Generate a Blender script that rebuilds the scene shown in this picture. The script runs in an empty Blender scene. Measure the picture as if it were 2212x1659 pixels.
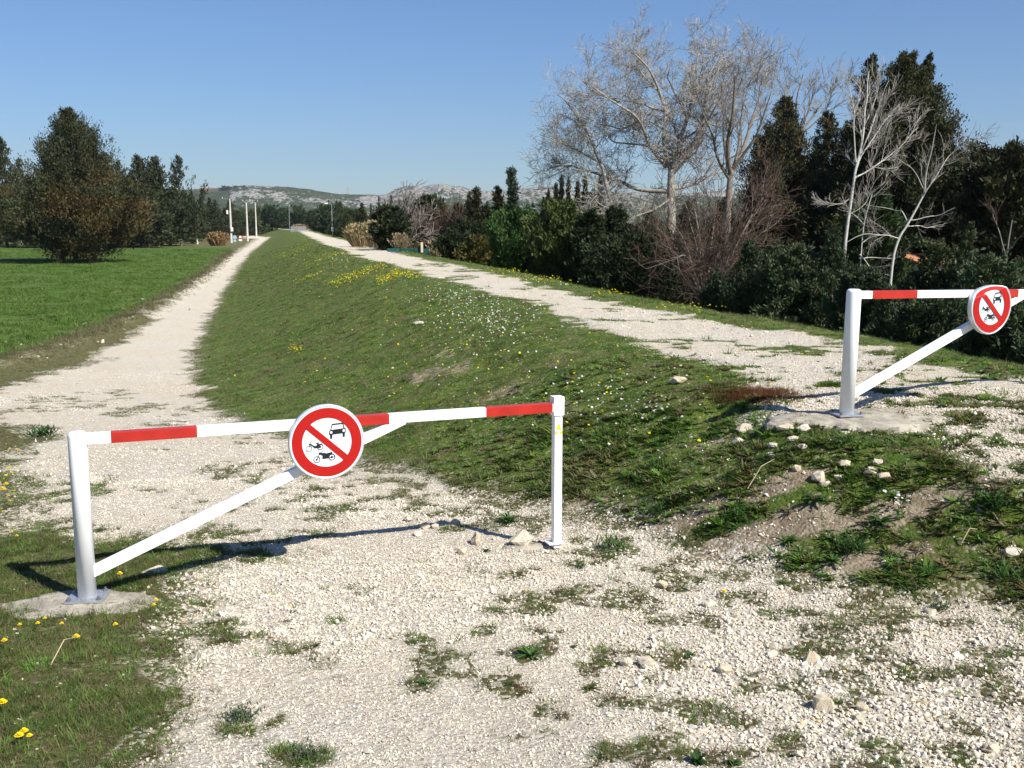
import bpy, bmesh, math, random
import numpy as np
from mathutils import Vector, Matrix

rng = np.random.default_rng(7)
random.seed(7)
S = bpy.context.scene
COL = S.collection

# ------------------------------------------------------------------ camera
F = 1035.0                      # focal length in pixels of a 1024 px wide frame
PITCH = math.radians(8.75)
SP, CP = math.sin(PITCH), math.cos(PITCH)
CAMZ = 2.2
cam_data = bpy.data.cameras.new('camera')
cam = bpy.data.objects.new('camera', cam_data)
COL.objects.link(cam)
cam.location = (0, 0, CAMZ)
cam.rotation_euler = (math.pi / 2 - PITCH, 0, 0)
cam_data.sensor_width = 36
cam_data.lens = F / 1024 * 36
cam_data.clip_start = 0.05
cam_data.clip_end = 20000
S.camera = cam

# ------------------------------------------------------------------ light
SUN_EL = math.radians(44)
SUN_DIR = Vector((0.74 * math.cos(SUN_EL), -0.673 * math.cos(SUN_EL), math.sin(SUN_EL)))   # towards the sun
world = bpy.data.worlds.new('World')
S.world = world
world.use_nodes = True
wn = world.node_tree
for n in list(wn.nodes):
    wn.nodes.remove(n)
sky = wn.nodes.new('ShaderNodeTexSky')
sky.sky_type = 'NISHITA'
sky.sun_disc = False
sky.sun_elevation = SUN_EL
sky.sun_rotation = math.atan2(SUN_DIR.x, SUN_DIR.y)
sky.air_density = 1.0
sky.dust_density = 0.1
sky.ozone_density = 3.0
bg = wn.nodes.new('ShaderNodeBackground')
bg.inputs['Strength'].default_value = 0.077
wo = wn.nodes.new('ShaderNodeOutputWorld')
def vm(op, a, b):
    n = wn.nodes.new('ShaderNodeVectorMath'); n.operation = op
    for i, v in enumerate((a, b)):
        if isinstance(v, bpy.types.NodeSocket): wn.links.new(v, n.inputs[i])
        else: n.inputs[i].default_value = v
    return n.outputs[0]
SKY_K = .055; SKY_T = (.70, .85, 1.08)
lum = wn.nodes.new('ShaderNodeRGBToBW'); wn.links.new(sky.outputs[0], lum.inputs[0])
den = wn.nodes.new('ShaderNodeMath'); den.operation = 'MULTIPLY_ADD'; wn.links.new(lum.outputs[0], den.inputs[0]); den.inputs[1].default_value = SKY_K; den.inputs[2].default_value = 1
c_ = vm('DIVIDE', sky.outputs[0], den.outputs[0])      # soft shoulder, the same in every direction
wn.links.new(vm('MULTIPLY', c_, SKY_T), bg.inputs[0])
wn.links.new(bg.outputs[0], wo.inputs[0])
sd = bpy.data.lights.new('sun', 'SUN')
sd.energy = 5.0
sd.angle = math.radians(0.53)
sd.color = (1.0, 0.955, 0.88)
sun = bpy.data.objects.new('sun', sd)
COL.objects.link(sun)
sun.rotation_euler = SUN_DIR.to_track_quat('Z', 'Y').to_euler()
sun.location = (20, -20, 30)
S.view_settings.view_transform = 'Standard'
S.view_settings.look = 'None'
S.view_settings.exposure = 0.7
S.view_settings.gamma = 1.0
S.view_settings.use_curve_mapping = False
S.cycles.max_bounces = 6
S.cycles.diffuse_bounces = 3
S.cycles.glossy_bounces = 2
S.cycles.transmission_bounces = 3
S.cycles.transparent_max_bounces = 8
S.cycles.volume_bounces = 0

# ------------------------------------------------------------------ numpy noise
def _hash(ix, iy, seed):
    n = (ix.astype(np.int64) * 374761393 + iy.astype(np.int64) * 668265263 + seed * 1274126177) & 0xffffffff
    n = ((n ^ (n >> 13)) * 1274126177) & 0xffffffff
    return ((n ^ (n >> 16)) & 0xffff) / 65535.0

def vnoise(x, y, seed=0):
    x = np.asarray(x, float); y = np.asarray(y, float)
    ix = np.floor(x); iy = np.floor(y)
    fx = x - ix; fy = y - iy
    fx = fx * fx * (3 - 2 * fx); fy = fy * fy * (3 - 2 * fy)
    a = _hash(ix, iy, seed); b = _hash(ix + 1, iy, seed)
    c = _hash(ix, iy + 1, seed); d = _hash(ix + 1, iy + 1, seed)
    return (a * (1 - fx) + b * fx) * (1 - fy) + (c * (1 - fx) + d * fx) * fy

def fbm(x, y, seed=0, octv=4, gain=0.5):
    s = 0; a = 1; t = 0
    x = np.asarray(x, float); y = np.asarray(y, float)
    for i in range(octv):
        s = s + a * vnoise(x * 2 ** i + 17.3 * i, y * 2 ** i - 9.1 * i, seed + i)
        t += a; a *= gain
    return s / t

def sstep(a, b, x):
    t = np.clip((np.asarray(x, float) - a) / (b - a), 0, 1)
    return t * t * (3 - 2 * t)

# ------------------------------------------------------------------ picture coordinates (2212 px wide) -> world
K = 1024 / 2212
def ray(px, py):
    xn = (px * K - 512) / F; yn = (384 - py * K) / F
    Y = CP + yn * SP; Z = -SP + yn * CP
    return xn / Y, Z / Y                     # per metre of depth y
def at_D(px, py, D):
    a, b = ray(px, py)
    return (a * D, D, CAMZ + b * D)
def at_z(px, py, z):
    a, b = ray(px, py)
    D = (z - CAMZ) / b
    return (a * D, D)

_bk = np.array([[-40, .5], [0, .45], [2.5, .28], [4, .1], [5.8, 0], [7, -.02], [8.5, -.09], [10, -.2], [12, -.34], [15, -.6], [18, -.85], [22, -1.1], [26, -1.24], [32, -1.3], [9999, -1.3]])
def base_h(x, y):
    return np.interp(y, _bk[:, 0], _bk[:, 1])
def at_base(px, py):
    a, b = ray(px, py)
    D = np.concatenate([np.linspace(1.5, 40, 800), np.geomspace(40, 900, 400)])
    z = CAMZ + b * D
    g = z - base_h(0, D)
    i = int(np.argmax(g < 0)) if (g < 0).any() else len(D) - 1
    return (a * D[i], D[i])

def sd_poly(x, y, poly, closed=True):
    """signed distance to a polygon, negative inside"""
    P = np.asarray(poly, float)
    x = np.asarray(x, float); y = np.asarray(y, float)
    d = np.full(x.shape, 1e18); ins = np.zeros(x.shape, bool)
    n = len(P)
    for i in range(n if closed else n - 1):
        ax, ay = P[i]; bx, by = P[(i + 1) % n]
        ex, ey = bx - ax, by - ay
        L = ex * ex + ey * ey + 1e-12
        t = np.clip(((x - ax) * ex + (y - ay) * ey) / L, 0, 1)
        dx = x - ax - t * ex; dy = y - ay - t * ey
        d = np.minimum(d, dx * dx + dy * dy)
        if closed:
            c = ((ay > y) != (by > y))
            xi = ax + (y - ay) * ex / (ey if abs(ey) > 1e-12 else 1e-12)
            ins ^= c & (x < xi)
    d = np.sqrt(d)
    return np.where(ins, -d, d) if closed else d

# toe of the levee (left foot, then the nose in front of the camera), far -> near
TOE_PX = [(583, 512), (535, 550), (505, 590), (475, 640), (440, 700), (412, 790), (405, 830), (430, 880), (500, 915), (620, 950),
          (760, 1000), (930, 1050), (1100, 1085), (1250, 1110), (1350, 1150), (1500, 1200), (1700, 1262), (1900, 1300), (2212, 1340)]
TOE_W = [at_base(*p) for p in TOE_PX]
HC = 0.7
CRL_PX = [(700, 530), (780, 562), (880, 590), (970, 622), (1080, 650), (1250, 705), (1330, 738), (1400, 780), (1500, 815), (1600, 845), (1700, 885)]
CRL_W = [at_z(p[0], p[1], HC) for p in CRL_PX]
CRR_PX = [(700, 505), (900, 547), (1100, 584), (1300, 630), (1500, 668), (1700, 700), (1850, 728), (2000, 765), (2212, 800)]
CRR_W = [at_z(p[0], p[1], HC) for p in CRR_PX]
CREST = [(-300, 565), (-230, 540), (-150, 490), (-112, 440), (-92, 390), (-72, 330), (-61.5, 293)] + CRL_W + [(2.15, 7.45), (2.75, 7.1), (3.2, 6.45), (4.2, 5.4), (7, 4.2), (40, 2), (40, 8), (12, 9.0)] + CRR_W[::-1] + [(-56, 293), (-68, 332), (-88, 392), (-108, 443), (-147, 495), (-230, 547), (-300, 572)]
TOE = [(-300, 540), (-240, 517), (-165, 478), (-125, 445), (-104, 400), (-84, 340)] + TOE_W + [(3.6, 4.6), (5, 3), (8, 1.5), (45, -3), (45, 13), (16, 14), (10, 17.5), (7.6, 24), (2, 45), (-8, 85), (-30, 180), (-50, 293), (-62, 335), (-82, 395), (-102, 450), (-142, 503), (-230, 556), (-300, 582)]

BERM = None
PADS = [(2.85, 8.1, .75, .045)]
def terrain(x, y, fine=True):
    x = np.asarray(x, float); y = np.asarray(y, float)
    b = base_h(x, y)
    b = np.where((x > 3) & (y > 10), np.minimum(b, b * 0 - 1.6) * sstep(3, 9, x) + b * (1 - sstep(3, 9, x)), b)
    dt = sd_poly(x, y, TOE); dc = sd_poly(x, y, CREST)
    t = np.clip(-dt, 0, None) / (np.clip(-dt, 0, None) + np.clip(dc, 0, None) + 1e-6)
    t = np.where(dt > 0, 0, np.where(dc < 0, 1, t))
    t = np.where(y > 9, sstep(0, 1, t) * .55 + t * .45, t)
    hc = HC - .2 * np.clip((8 - y) / 2.5, 0, 1) + .5 * sstep(330, 440, y)
    h = b * (1 - t) + hc * t
    # low stony bank between the path and the field
    db = sd_poly(x, y, BERM, closed=False)
    h = h + .14 * np.exp(-(db / .55) ** 2) * (0.5 + fbm(x * .8, y * .8, 5)) * sstep(14, 20, y)
    for px_, py_, r_, dz_ in PADS:
        h = h - dz_ * np.exp(-(((x - px_) ** 2 + (y - py_) ** 2) / r_ ** 2) ** 2)
    if fine:
        veg = sstep(0.05, .5, t) * (1 - sstep(.9, 1.0, t))
        h = h + (fbm(x * 2.2, y * 2.2, 3, 3) - .5) * (.05 + .10 * veg) + (fbm(x * 9, y * 9, 8, 2) - .5) * .02
    return h

BERM = [at_base(*p) for p in [(498, 545), (455, 585), (400, 625), (330, 665), (230, 710), (130, 748), (0, 790), (-200, 830)]]

def tz(x, y):
    return float(terrain(np.array([x]), np.array([y]))[0])
_DS = np.concatenate([np.linspace(2.2, 30, 1400), np.geomspace(30.05, 600, 500)])
def on_ground(px, py):
    return on_ground_many([px], [py])[0]
def _on_ground_slow(px, py):
    a, b = ray(px, py)
    g = CAMZ + b * _DS - terrain(a * _DS, _DS)
    i = int(np.argmax(g < 0)) if (g < 0).any() else len(_DS) - 1
    D = _DS[i]
    return np.array([a * D, D, float(terrain(np.array([a * D]), np.array([D]))[0])])
def on_ground_many(px, py):
    px = np.asarray(px, float); py = np.asarray(py, float)
    xn = (px * K - 512) / F; yn = (384 - py * K) / F
    Yd = CP + yn * SP; a = xn / Yd; b = (-SP + yn * CP) / Yd
    D = np.geomspace(2.2, 500, 200)
    g = CAMZ + b[:, None] * D - terrain(a[:, None] * D, np.broadcast_to(D, (len(a), len(D))), False)
    i = np.argmax(g < 0, axis=1); i = np.where((g < 0).any(1), i, len(D) - 1); i = np.maximum(i, 1)
    lo = D[i - 1].copy(); hi = D[i].copy()
    for _ in range(8):
        m = (lo + hi) / 2; neg = CAMZ + b * m - terrain(a * m, m) < 0
        hi = np.where(neg, m, hi); lo = np.where(neg, lo, m)
    return np.stack([a * hi, hi, terrain(a * hi, hi)], -1)
def to_px(x, y, z):
    """world -> 2212-px picture coordinates (for measuring only)"""
    dz = z - CAMZ
    dep = y * CP - dz * SP; up = y * SP + dz * CP
    return (512 + F * x / dep) / K, (384 - F * up / dep) / K

# ------------------------------------------------------------------ object helpers
def tag(o, label=None, cat=None, group=None, kind=None):
    if label: o['label'] = label
    if cat: o['category'] = cat
    if group: o['group'] = group
    if kind: o['kind'] = kind
    return o
def link(name, me, mat=None, parent=None, loc=None):
    o = bpy.data.objects.new(name, me)
    COL.objects.link(o)
    if mat is not None:
        for m in (mat if isinstance(mat, (list, tuple)) else [mat]):
            me.materials.append(m)
    if parent is not None: o.parent = parent
    if loc is not None: o.location = loc
    return o
def empty(name, loc=(0, 0, 0), rz=0.0):
    o = bpy.data.objects.new(name, None)
    o.empty_display_size = .2
    COL.objects.link(o)
    o.location = loc; o.rotation_euler = (0, 0, rz)
    return o
def copy_thing(src, loc, rz=0.0, sc=(1, 1, 1), label=None):
    r = src.copy(); COL.objects.link(r)
    r.location = loc; r.rotation_euler = (0, 0, rz); r.scale = sc
    if label: r['label'] = label
    for ch in list(src.children):
        c = ch.copy(); COL.objects.link(c); c.parent = r
        for g in list(ch.children):
            d = g.copy(); COL.objects.link(d); d.parent = c
    return r
def np_mesh(name, V, Fc, smooth=False, col=None):
    """V (n,3), Fc (m,k) faces of one size k"""
    V = np.asarray(V, np.float32); Fc = np.asarray(Fc, np.int32)
    me = bpy.data.meshes.new(name)
    me.vertices.add(len(V)); me.vertices.foreach_set('co', V.ravel())
    k = Fc.shape[1]
    me.loops.add(Fc.size); me.loops.foreach_set('vertex_index', Fc.ravel())
    me.polygons.add(len(Fc))
    me.polygons.foreach_set('loop_start', np.arange(0, Fc.size, k, dtype=np.int32))
    me.polygons.foreach_set('loop_total', np.full(len(Fc), k, np.int32))
    me.update(calc_edges=True)
    me.polygons.foreach_set('use_smooth', np.full(len(Fc), smooth, bool))
    if col is not None:
        a = me.color_attributes.new('tint', 'FLOAT_COLOR', 'POINT')
        c = np.ones((len(V), 4), np.float32); c[:, :col.shape[1]] = col
        a.data.foreach_set('color', c.ravel())
    return me
class MB:
    """collects boxes, tubes and plates into one mesh"""
    def __init__(s): s.v = []; s.f = []
    def add(s, vs, fs):
        o = len(s.v); s.v += [tuple(v) for v in vs]; s.f += [tuple(i + o for i in f) for f in fs]; return s
    def box(s, c, d, M=None, bev=0.0):
        bm = bmesh.new(); bmesh.ops.create_cube(bm, size=1)
        for v in bm.verts: v.co = Vector((v.co.x * d[0], v.co.y * d[1], v.co.z * d[2]))
        if bev: bmesh.ops.bevel(bm, geom=bm.edges[:], offset=bev, segments=2, affect='EDGES', profile=.7)
        for v in bm.verts:
            v.co = v.co + Vector(c)
            if M is not None: v.co = M @ v.co
        bm.verts.index_update()
        s.add([v.co for v in bm.verts], [[v.index for v in f.verts] for f in bm.faces]); bm.free(); return s
    def tube(s, p0, p1, r0, r1=None, n=12, caps=True):
        r1 = r0 if r1 is None else r1
        p0 = Vector(p0); p1 = Vector(p1); d = (p1 - p0).normalized()
        a = d.orthogonal().normalized(); b = d.cross(a)
        vs = [p + (a * math.cos(2 * math.pi * i / n) + b * math.sin(2 * math.pi * i / n)) * r for p, r in ((p0, r0), (p1, r1)) for i in range(n)]
        fs = [(i, (i + 1) % n, n + (i + 1) % n, n + i) for i in range(n)]
        if caps: fs += [tuple(range(n))[::-1], tuple(range(n, 2 * n))]
        return s.add(vs, fs)
    def lathe(s, prof, n=32, M=None):
        """prof: list of (r, z)"""
        vs = []; fs = []
        for r, z in prof:
            for i in range(n):
                t = 2 * math.pi * i / n; v = Vector((r * math.cos(t), r * math.sin(t), z)); vs.append(M @ v if M is not None else v)
        for j in range(len(prof) - 1):
            for i in range(n):
                fs.append((j * n + i, j * n + (i + 1) % n, (j + 1) * n + (i + 1) % n, (j + 1) * n + i))
        fs.append(tuple(range(n))[::-1]); fs.append(tuple(range((len(prof) - 1) * n, len(prof) * n)))
        return s.add(vs, fs)
    def build(s, name, mat, parent=None, smooth=False, loc=None):
        me = bpy.data.meshes.new(name); me.from_pydata(s.v, [], s.f); me.update()
        bm = bmesh.new(); bm.from_mesh(me); bmesh.ops.recalc_face_normals(bm, faces=bm.faces); bm.to_mesh(me); bm.free()
        if smooth:
            for p in me.polygons: p.use_smooth = len(p.vertices) <= 4
        return link(name, me, mat, parent, loc)

# ------------------------------------------------------------------ material helpers
def newmat(name):
    m = bpy.data.materials.new(name); m.use_nodes = True
    nt = m.node_tree
    for n in list(nt.nodes): nt.nodes.remove(n)
    out = nt.nodes.new('ShaderNodeOutputMaterial'); out.location = (900, 0)
    return m, nt, out
def N(nt, t, **kw):
    n = nt.nodes.new(t)
    for k, v in kw.items():
        if k in n.inputs: n.inputs[k].default_value = v
        else: setattr(n, k, v)
    return n
def L(nt, a, b): nt.links.new(a, b)
def mixc(nt, fac, a, b, bt='MIX'):
    m = nt.nodes.new('ShaderNodeMix'); m.data_type = 'RGBA'; m.blend_type = bt
    for i, v in ((0, fac), (6, a), (7, b)):
        if isinstance(v, bpy.types.NodeSocket): nt.links.new(v, m.inputs[i])
        else: m.inputs[i].default_value = v if i == 0 else (v[0], v[1], v[2], 1)
    return m.outputs[2]
def math_n(nt, op, a, b=0.0, c=None, clamp=False):
    m = nt.nodes.new('ShaderNodeMath'); m.operation = op; m.use_clamp = clamp
    for i, v in enumerate((a, b, c)):
        if v is None: continue
        if isinstance(v, bpy.types.NodeSocket): nt.links.new(v, m.inputs[i])
        else: m.inputs[i].default_value = v
    return m.outputs[0]
def ramp(nt, fac, a, b, c0=0.0, c1=1.0):
    m = nt.nodes.new('ShaderNodeMapRange'); m.inputs[1].default_value = a; m.inputs[2].default_value = b
    m.inputs[3].default_value = c0; m.inputs[4].default_value = c1; m.interpolation_type = 'SMOOTHSTEP'
    nt.links.new(fac, m.inputs[0]); return m.outputs[0]
def coords(nt): return nt.nodes.new('ShaderNodeTexCoord').outputs['Object']
def gcoords(nt): return nt.nodes.new('ShaderNodeNewGeometry').outputs['Position']
def noise(nt, vec, scale, detail=3.0, rough=.55):
    n = nt.nodes.new('ShaderNodeTexNoise'); n.inputs['Scale'].default_value = scale; n.inputs['Detail'].default_value = detail
    n.inputs['Roughness'].default_value = rough; nt.links.new(vec, n.inputs['Vector']); return n.outputs[0]
def simple(name, col, rough=.7, var=.15, scale=6.0, spec=.3, metal=0.0, dirt=None, bump=0.0):
    m, nt, out = newmat(name)
    b = N(nt, 'ShaderNodeBsdfPrincipled'); b.inputs['Roughness'].default_value = rough
    b.inputs['Specular IOR Level'].default_value = spec; b.inputs['Metallic'].default_value = metal
    co = coords(nt); n = noise(nt, co, scale, 4)
    c = mixc(nt, ramp(nt, n, .3, .7), tuple(x * (1 - var) for x in col), tuple(min(1, x * (1 + var)) for x in col))
    if dirt:
        d = noise(nt, co, scale * 2.3, 6, .7)
        c = mixc(nt, ramp(nt, d, dirt[1], dirt[1] + .12), c, dirt[0])
    L(nt, c, b.inputs['Base Color'])
    if bump:
        bp = N(nt, 'ShaderNodeBump'); bp.inputs['Strength'].default_value = bump; bp.inputs['Distance'].default_value = .01
        L(nt, noise(nt, co, scale * 6, 5, .7), bp.inputs['Height']); L(nt, bp.outputs[0], b.inputs['Normal'])
    L(nt, b.outputs[0], out.inputs[0])
    return m
def foliage(name, col, var=.35, trans=.25, scale=1.2, inst=False, rough=.6):
    """leaf material: mesh or instancer tint times a base colour"""
    m, nt, out = newmat(name)
    at = N(nt, 'ShaderNodeAttribute'); at.attribute_name = 'tint'
    if inst: at.attribute_type = 'INSTANCER'
    n = noise(nt, gcoords(nt), scale, 3)
    c = mixc(nt, 1.0, at.outputs['Color'], col, 'MULTIPLY')
    c2 = mixc(nt, ramp(nt, n, .3, .7), c, mixc(nt, 1.0, c, (1 - var, 1 - var * .8, 1 - var), 'MULTIPLY'))
    d = N(nt, 'ShaderNodeBsdfPrincipled'); d.inputs['Roughness'].default_value = rough; d.inputs['Specular IOR Level'].default_value = .25
    L(nt, c2, d.inputs['Base Color'])
    t = N(nt, 'ShaderNodeBsdfTranslucent'); L(nt, mixc(nt, 1.0, c2, (1.1, 1.25, .7), 'MULTIPLY'), t.inputs[0])
    mx = N(nt, 'ShaderNodeMixShader'); mx.inputs[0].default_value = trans
    L(nt, d.outputs[0], mx.inputs[1]); L(nt, t.outputs[0], mx.inputs[2]); L(nt, mx.outputs[0], out.inputs[0])
    return m
# ------------------------------------------------------------------ ground regions
def gp(L_): return [tuple(at_base(*p)) for p in L_]
G1 = gp([(560, 515), (530, 535), (487, 562), (440, 598), (390, 640), (335, 690), (265, 740), (228, 778), (130, 802), (0, 848), (-250, 880), (-250, 930),
         (0, 905), (60, 915), (120, 925), (135, 950), (90, 985), (50, 1020), (60, 1080), (90, 1140), (200, 1185), (330, 1172), (450, 1200), (470, 1225),
         (400, 1255), (390, 1290), (330, 1345), (410, 1385), (455, 1450), (440, 1540), (370, 1580), (310, 1640), (260, 1720)]) + \
     [(-1.2, 2.2), (-2, -3), (10, -3), (9, .5), (5, 2.6), (3.6, 4.4)] + TOE_W[::-1]
TRL = [at_z(p[0], p[1], HC) for p in [(640, 497), (700, 527), (790, 556), (900, 585), (985, 612), (1100, 640), (1250, 682), (1340, 728), (1405, 762), (1500, 780), (1590, 800), (1640, 832), (1700, 862)]]
TRR = [at_z(p[0], p[1], HC) for p in [(700, 509), (900, 556), (1100, 600), (1300, 652), (1500, 690), (1700, 722), (1850, 745), (2000, 790), (2212, 815)]]
G2 = [(-300, 566), (-230, 541), (-150, 491), (-111.5, 440), (-91.5, 390), (-71.5, 330), (-61, 293)] + TRL + [(2.1, 8.3), (2.7, 8.0), (3.25, 7.55), (3.1, 6.9), (3.5, 6.2), (4.6, 5.2), (7, 4.2), (40, 2), (40, 8), (12, 9)] + TRR[::-1] + [(-57.5, 293), (-69, 332), (-89, 392), (-109, 443), (-148, 494), (-230, 545), (-300, 570)]
FAR = [(-62, 281), (-64.5, 268), (-63, 275)]
G3 = [(-64, 268), (-69.6, 294), (-84, 340), (-104, 400), (-125, 445), (-165, 478), (-240, 517), (-240, 511), (-168, 472), (-129, 440), (-109, 398), (-89, 338), (-74.5, 293), (-68, 268)]
FIELD = gp([(505, 534), (443, 585), (382, 627), (300, 668), (205, 712), (110, 748), (0, 778), (-300, 830), (-1200, 900)]) + [(-400, 20), (-600, 175), (-120, 196)]

def wpatch(cx, cy, rx, ry, s):
    c = on_ground(cx, cy)
    a = on_ground(cx, cy - ry); b = on_ground(cx, cy + ry)
    ryw = max(.12, abs(a[1] - b[1]) / 2)
    return (c[0], c[1], rx * K * c[1] / F, ryw, s)
VEGP = [wpatch(*p) for p in [
    (290, 885, 40, 14, .8), (1085, 1128, 130, 18, .95), (960, 1085, 200, 26, .5), (820, 1060, 120, 25, .45), (1310, 1180, 90, 24, 1.0), (1420, 1240, 150, 40, .6),
    (1230, 1290, 220, 40, .42), (780, 1270, 50, 16, .6), (1140, 1415, 50, 18, .75), (1100, 1480, 60, 20, .55), (1500, 1640, 120, 22, .95), (1370, 1600, 130, 30, .55),
    (1700, 1330, 250, 45, .46), (1570, 1390, 180, 36, .46), (1300, 1450, 60, 25, .55), (530, 1555, 60, 20, .85), (640, 1640, 60, 20, .7), (380, 1300, 60, 22, .75),
    (880, 1360, 300, 40, .25), (1850, 1500, 260, 60, .25), (300, 1215, 170, 28, .95), (430, 1200, 110, 20, .9), (600, 1090, 220, 50, .3), (560, 1150, 200, 40, .25),
    (60, 1080, 80, 60, .7), (80, 1160, 120, 40, .9), (1260, 1220, 60, 18, .8), (400, 1360, 90, 26, .6), (130, 870, 130, 26, .35), (915, 1475, 25, 10, .8), (630, 1322, 18, 8, .8),
    (685, 1395, 22, 8, .7), (1000, 1420, 120, 40, .3), (1250, 1360, 120, 30, .35), (1480, 1480, 100, 40, .35), (1130, 1540, 50, 16, .5), (450, 880, 50, 40, .55), (560, 935, 60, 18, .5),
    (940, 573, 34, 4, .85), (1345, 690, 50, 5, .8), (1290, 668, 50, 4, .5), (1720, 757, 100, 10, .75), (1560, 795, 100, 9, .85), (1880, 808, 70, 8, .6), (2080, 880, 150, 26, .62),
    (2000, 925, 120, 30, .75), (1130, 625, 36, 4, .7), (985, 600, 36, 4, .7), (2180, 930, 80, 40, .5), (1470, 742, 120, 7, .45), (1230, 640, 60, 5, .45), (2060, 830, 70, 5, .6), (2150, 815, 80, 5, .6),
    (1500, 690, 90, 5, .35), (1000, 585, 40, 3, .5), (1900, 840, 80, 8, .5), (1820, 835, 60, 8, .5)]]
DIRTP = [wpatch(*p) for p in [(1620, 1165, 190, 34, 1.0), (1930, 1105, 170, 36, .9), (905, 815, 110, 26, .42), (1000, 790, 60, 22, .40), (1080, 850, 110, 22, .42), (1880, 1210, 160, 26, .7),
    (1480, 1120, 100, 24, .8), (2130, 1050, 80, 30, .6), (1700, 1040, 110, 22, .7), (960, 770, 40, 26, .4), (1250, 760, 80, 18, .3), (1560, 960, 80, 20, .5), (1250, 1100, 80, 14, .7), (2150, 1180, 90, 30, .4)]]
def patches(x, y, P, soft=.35):
    m = np.zeros(np.shape(x))
    n = fbm(x * 1.7, y * 1.7, 31, 4)
    for cx, cy, rx, ry, s in P:
        q = ((x - cx) / rx) ** 2 + ((y - cy) / ry) ** 2
        k = np.exp(-q * .9) * s
        m = np.maximum(m, k)
    return m, n
def ground_masks(x, y):
    """veg (0 gravel .. 1 plants), dirt, field"""
    x = np.asarray(x, float); y = np.asarray(y, float)
    d = np.minimum(np.minimum(sd_poly(x, y, G1), sd_poly(x, y, G2)), sd_poly(x, y, G3))
    n1 = fbm(x * 2.3, y * 2.3, 11, 4) - .5
    n2 = fbm(x * .35, y * .35, 12, 3) - .5
    w = .28 + .004 * np.abs(y)
    e = d + n1 * .9 * np.clip(y / 12 + .25, .5, 1.3) + n2 * .8 * np.clip(y / 20, .25, 1)
    veg = sstep(-w, w, e)
    pm, pn = patches(x, y, VEGP)
    sc = np.where(y > 11, .45, 1.0)
    q = sstep(.30, .70, fbm(x * 6.2 * sc, y * 6.2, 21, 4))
    bgc = .05 + .23 * sstep(-.6, 1.6, x) * sstep(9, 6, y) + .10 * sstep(.5, .62, fbm(x * .8, y * .8, 22, 3))
    cov = np.clip(np.maximum(pm * .88, bgc * (y < 13)), 0, .97)
    pv = .92 * sstep(1 - cov - .30, 1 - cov + .22, q) * sstep(.03, .15, cov)
    veg = np.maximum(veg, pv)
    dm, _ = patches(x, y, DIRTP)
    dn = fbm(x * 2.6, y * 2.6, 41, 4)
    dirt = np.clip(dm * 1.25 * sstep(.22, .5, dn + dm * .2), 0, 1)
    db = sd_poly(x, y, BERM, closed=False)
    dirt = np.maximum(dirt, .5 * np.exp(-(db / .9) ** 2) * sstep(.35, .6, fbm(x * .9, y * .9, 44, 3)) * sstep(12, 16, y))
    fld = sstep(.15, -.3, sd_poly(x, y, FIELD) + n1 * .7)
    fld = np.maximum(fld, sstep(1, -2, sd_poly(x, y, [(-70, 225), (-77, 292), (-92, 338), (-112, 398), (-132, 438), (-172, 468), (-400, 490), (-400, 225)])))
    return veg, dirt, fld

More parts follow.
